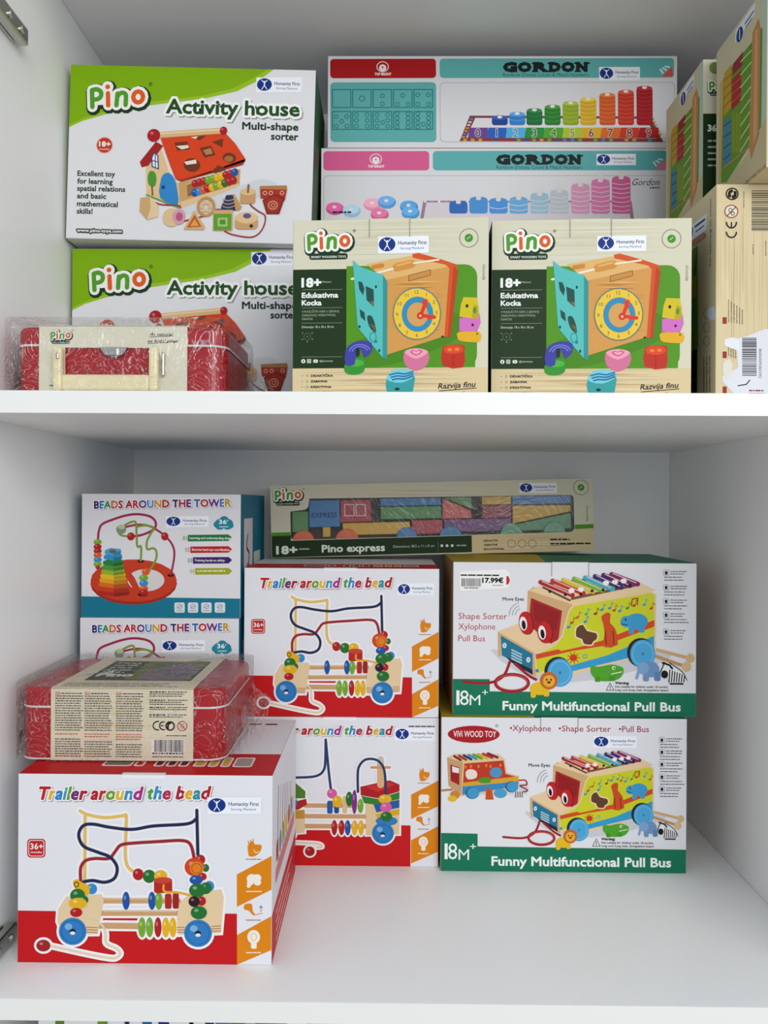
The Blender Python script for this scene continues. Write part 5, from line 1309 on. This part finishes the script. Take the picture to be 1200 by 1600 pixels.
for cx, cy, r, col in ((140, 242, 37, OR_), (290, 240, 40, OR_), (497, 233, 37, B_), (650, 231, 39, B_), (865, 222, 38, '#5f9c78'), (1020, 218, 40, '#5f9c78')): wheel(cx, cy, r, col)
# print on two blocks
cb = Canvas(EX_C, w, h); cb.part('window_print')
for x0 in (283, 322): cb.frame(x0, 114, x0 + 32, 154, 3, '#e6d8d4')
cb.text('EXPRESS', 170, 160, 16, '#1d4f7c', W=86, bold=.02)
cb.build(c.root, (-w/2, -d/2 + .0098, 0), (1, 0, 0), (0, 0, 1))
# inner tray and window film
bm = bmesh.new(); bm_box(bm, -w/2 + .003, w/2 - .003, d/2 - .012, d/2 - .010, .003, h - .003, 0); obj_bm('inner_tray', bm, M_DARK, c.root)
me = bpy.data.meshes.new('window_film'); me.from_pydata([(p[0] - w/2, -d/2 + .0012, p[1]) for p in hp], [], [tuple(range(len(hp)))]); me.materials.append(M_WINDOW)
link(bpy.data.objects.new('window_film', me), c.root)

# ================================================================== tops of the cartons standing on the shelf below
c = carton('toy_box', 'white toy box with colourful print showing just below the lower shelf edge', 27.3, 22.0, 20, -21.6, 78.0, S3T + .02, {'front': '#e2e2e6'})
cv = face_canvas(c, 'front', [(57, 1588), (475, 1588), (475, 1925), (57, 1925)]); cv.part('front_print')
for x0, x1, y0, y1, q in ((75, 85, 1590, 1625, '#a83c24'), (84, 98, 1588, 1640, '#6a8a2c'), (138, 172, 1586, 1602, '#7a9c2c'), (150, 166, 1600, 1640, '#7a9c2c'), (192, 200, 1598, 1640, '#5a4a8a'), (220, 235, 1590, 1640, '#2f6fa0'), (245, 262, 1588, 1640, '#2a3f8a'), (293, 300, 1590, 1640, '#3a2a5c'), (318, 332, 1592, 1640, '#2f3f7a'), (334, 364, 1588, 1640, '#3f86b0'), (360, 382, 1590, 1640, '#3f8a4c'), (380, 398, 1589, 1640, '#c9a85c'), (396, 430, 1588, 1640, '#b03a34'), (428, 446, 1592, 1640, '#4a7a5c')): cv.rect(x0, y0, x1, y1, q, 5)
for x in (346, 372, 420): cv.ring(x, 1600, 6, 5, 2, '#e3e3e0')
put(c, 'front', cv)
c = carton('toy_box', 'blue toy box next to the white one below the lower shelf', 18.4, 22.0, 20, 1.9, 78.0, S3T + .02, {'front': '#2f6a9c'})
cv = face_canvas(c, 'front', [(0, 0), (100, 0), (100, 100), (0, 100)]); cv.part('front_print'); cv.rect(0, 0, 100, 4, '#3f7fb0'); cv.rect(8, 30, 92, 90, '#d8e0e6', 6); put(c, 'front', cv)
c = carton('toy_box', 'dark maroon toy box beside the blue one below the lower shelf', 14.0, 22.0, 20, 18.5, 78.0, S3T + .02, {'front': '#4a1a24'})
cv = face_canvas(c, 'front', [(0, 0), (100, 0), (100, 100), (0, 100)]); cv.part('front_print'); cv.rect(0, 0, 100, 5, '#5c2430'); cv.rect(10, 30, 90, 90, '#d8ccd0', 6); put(c, 'front', cv)
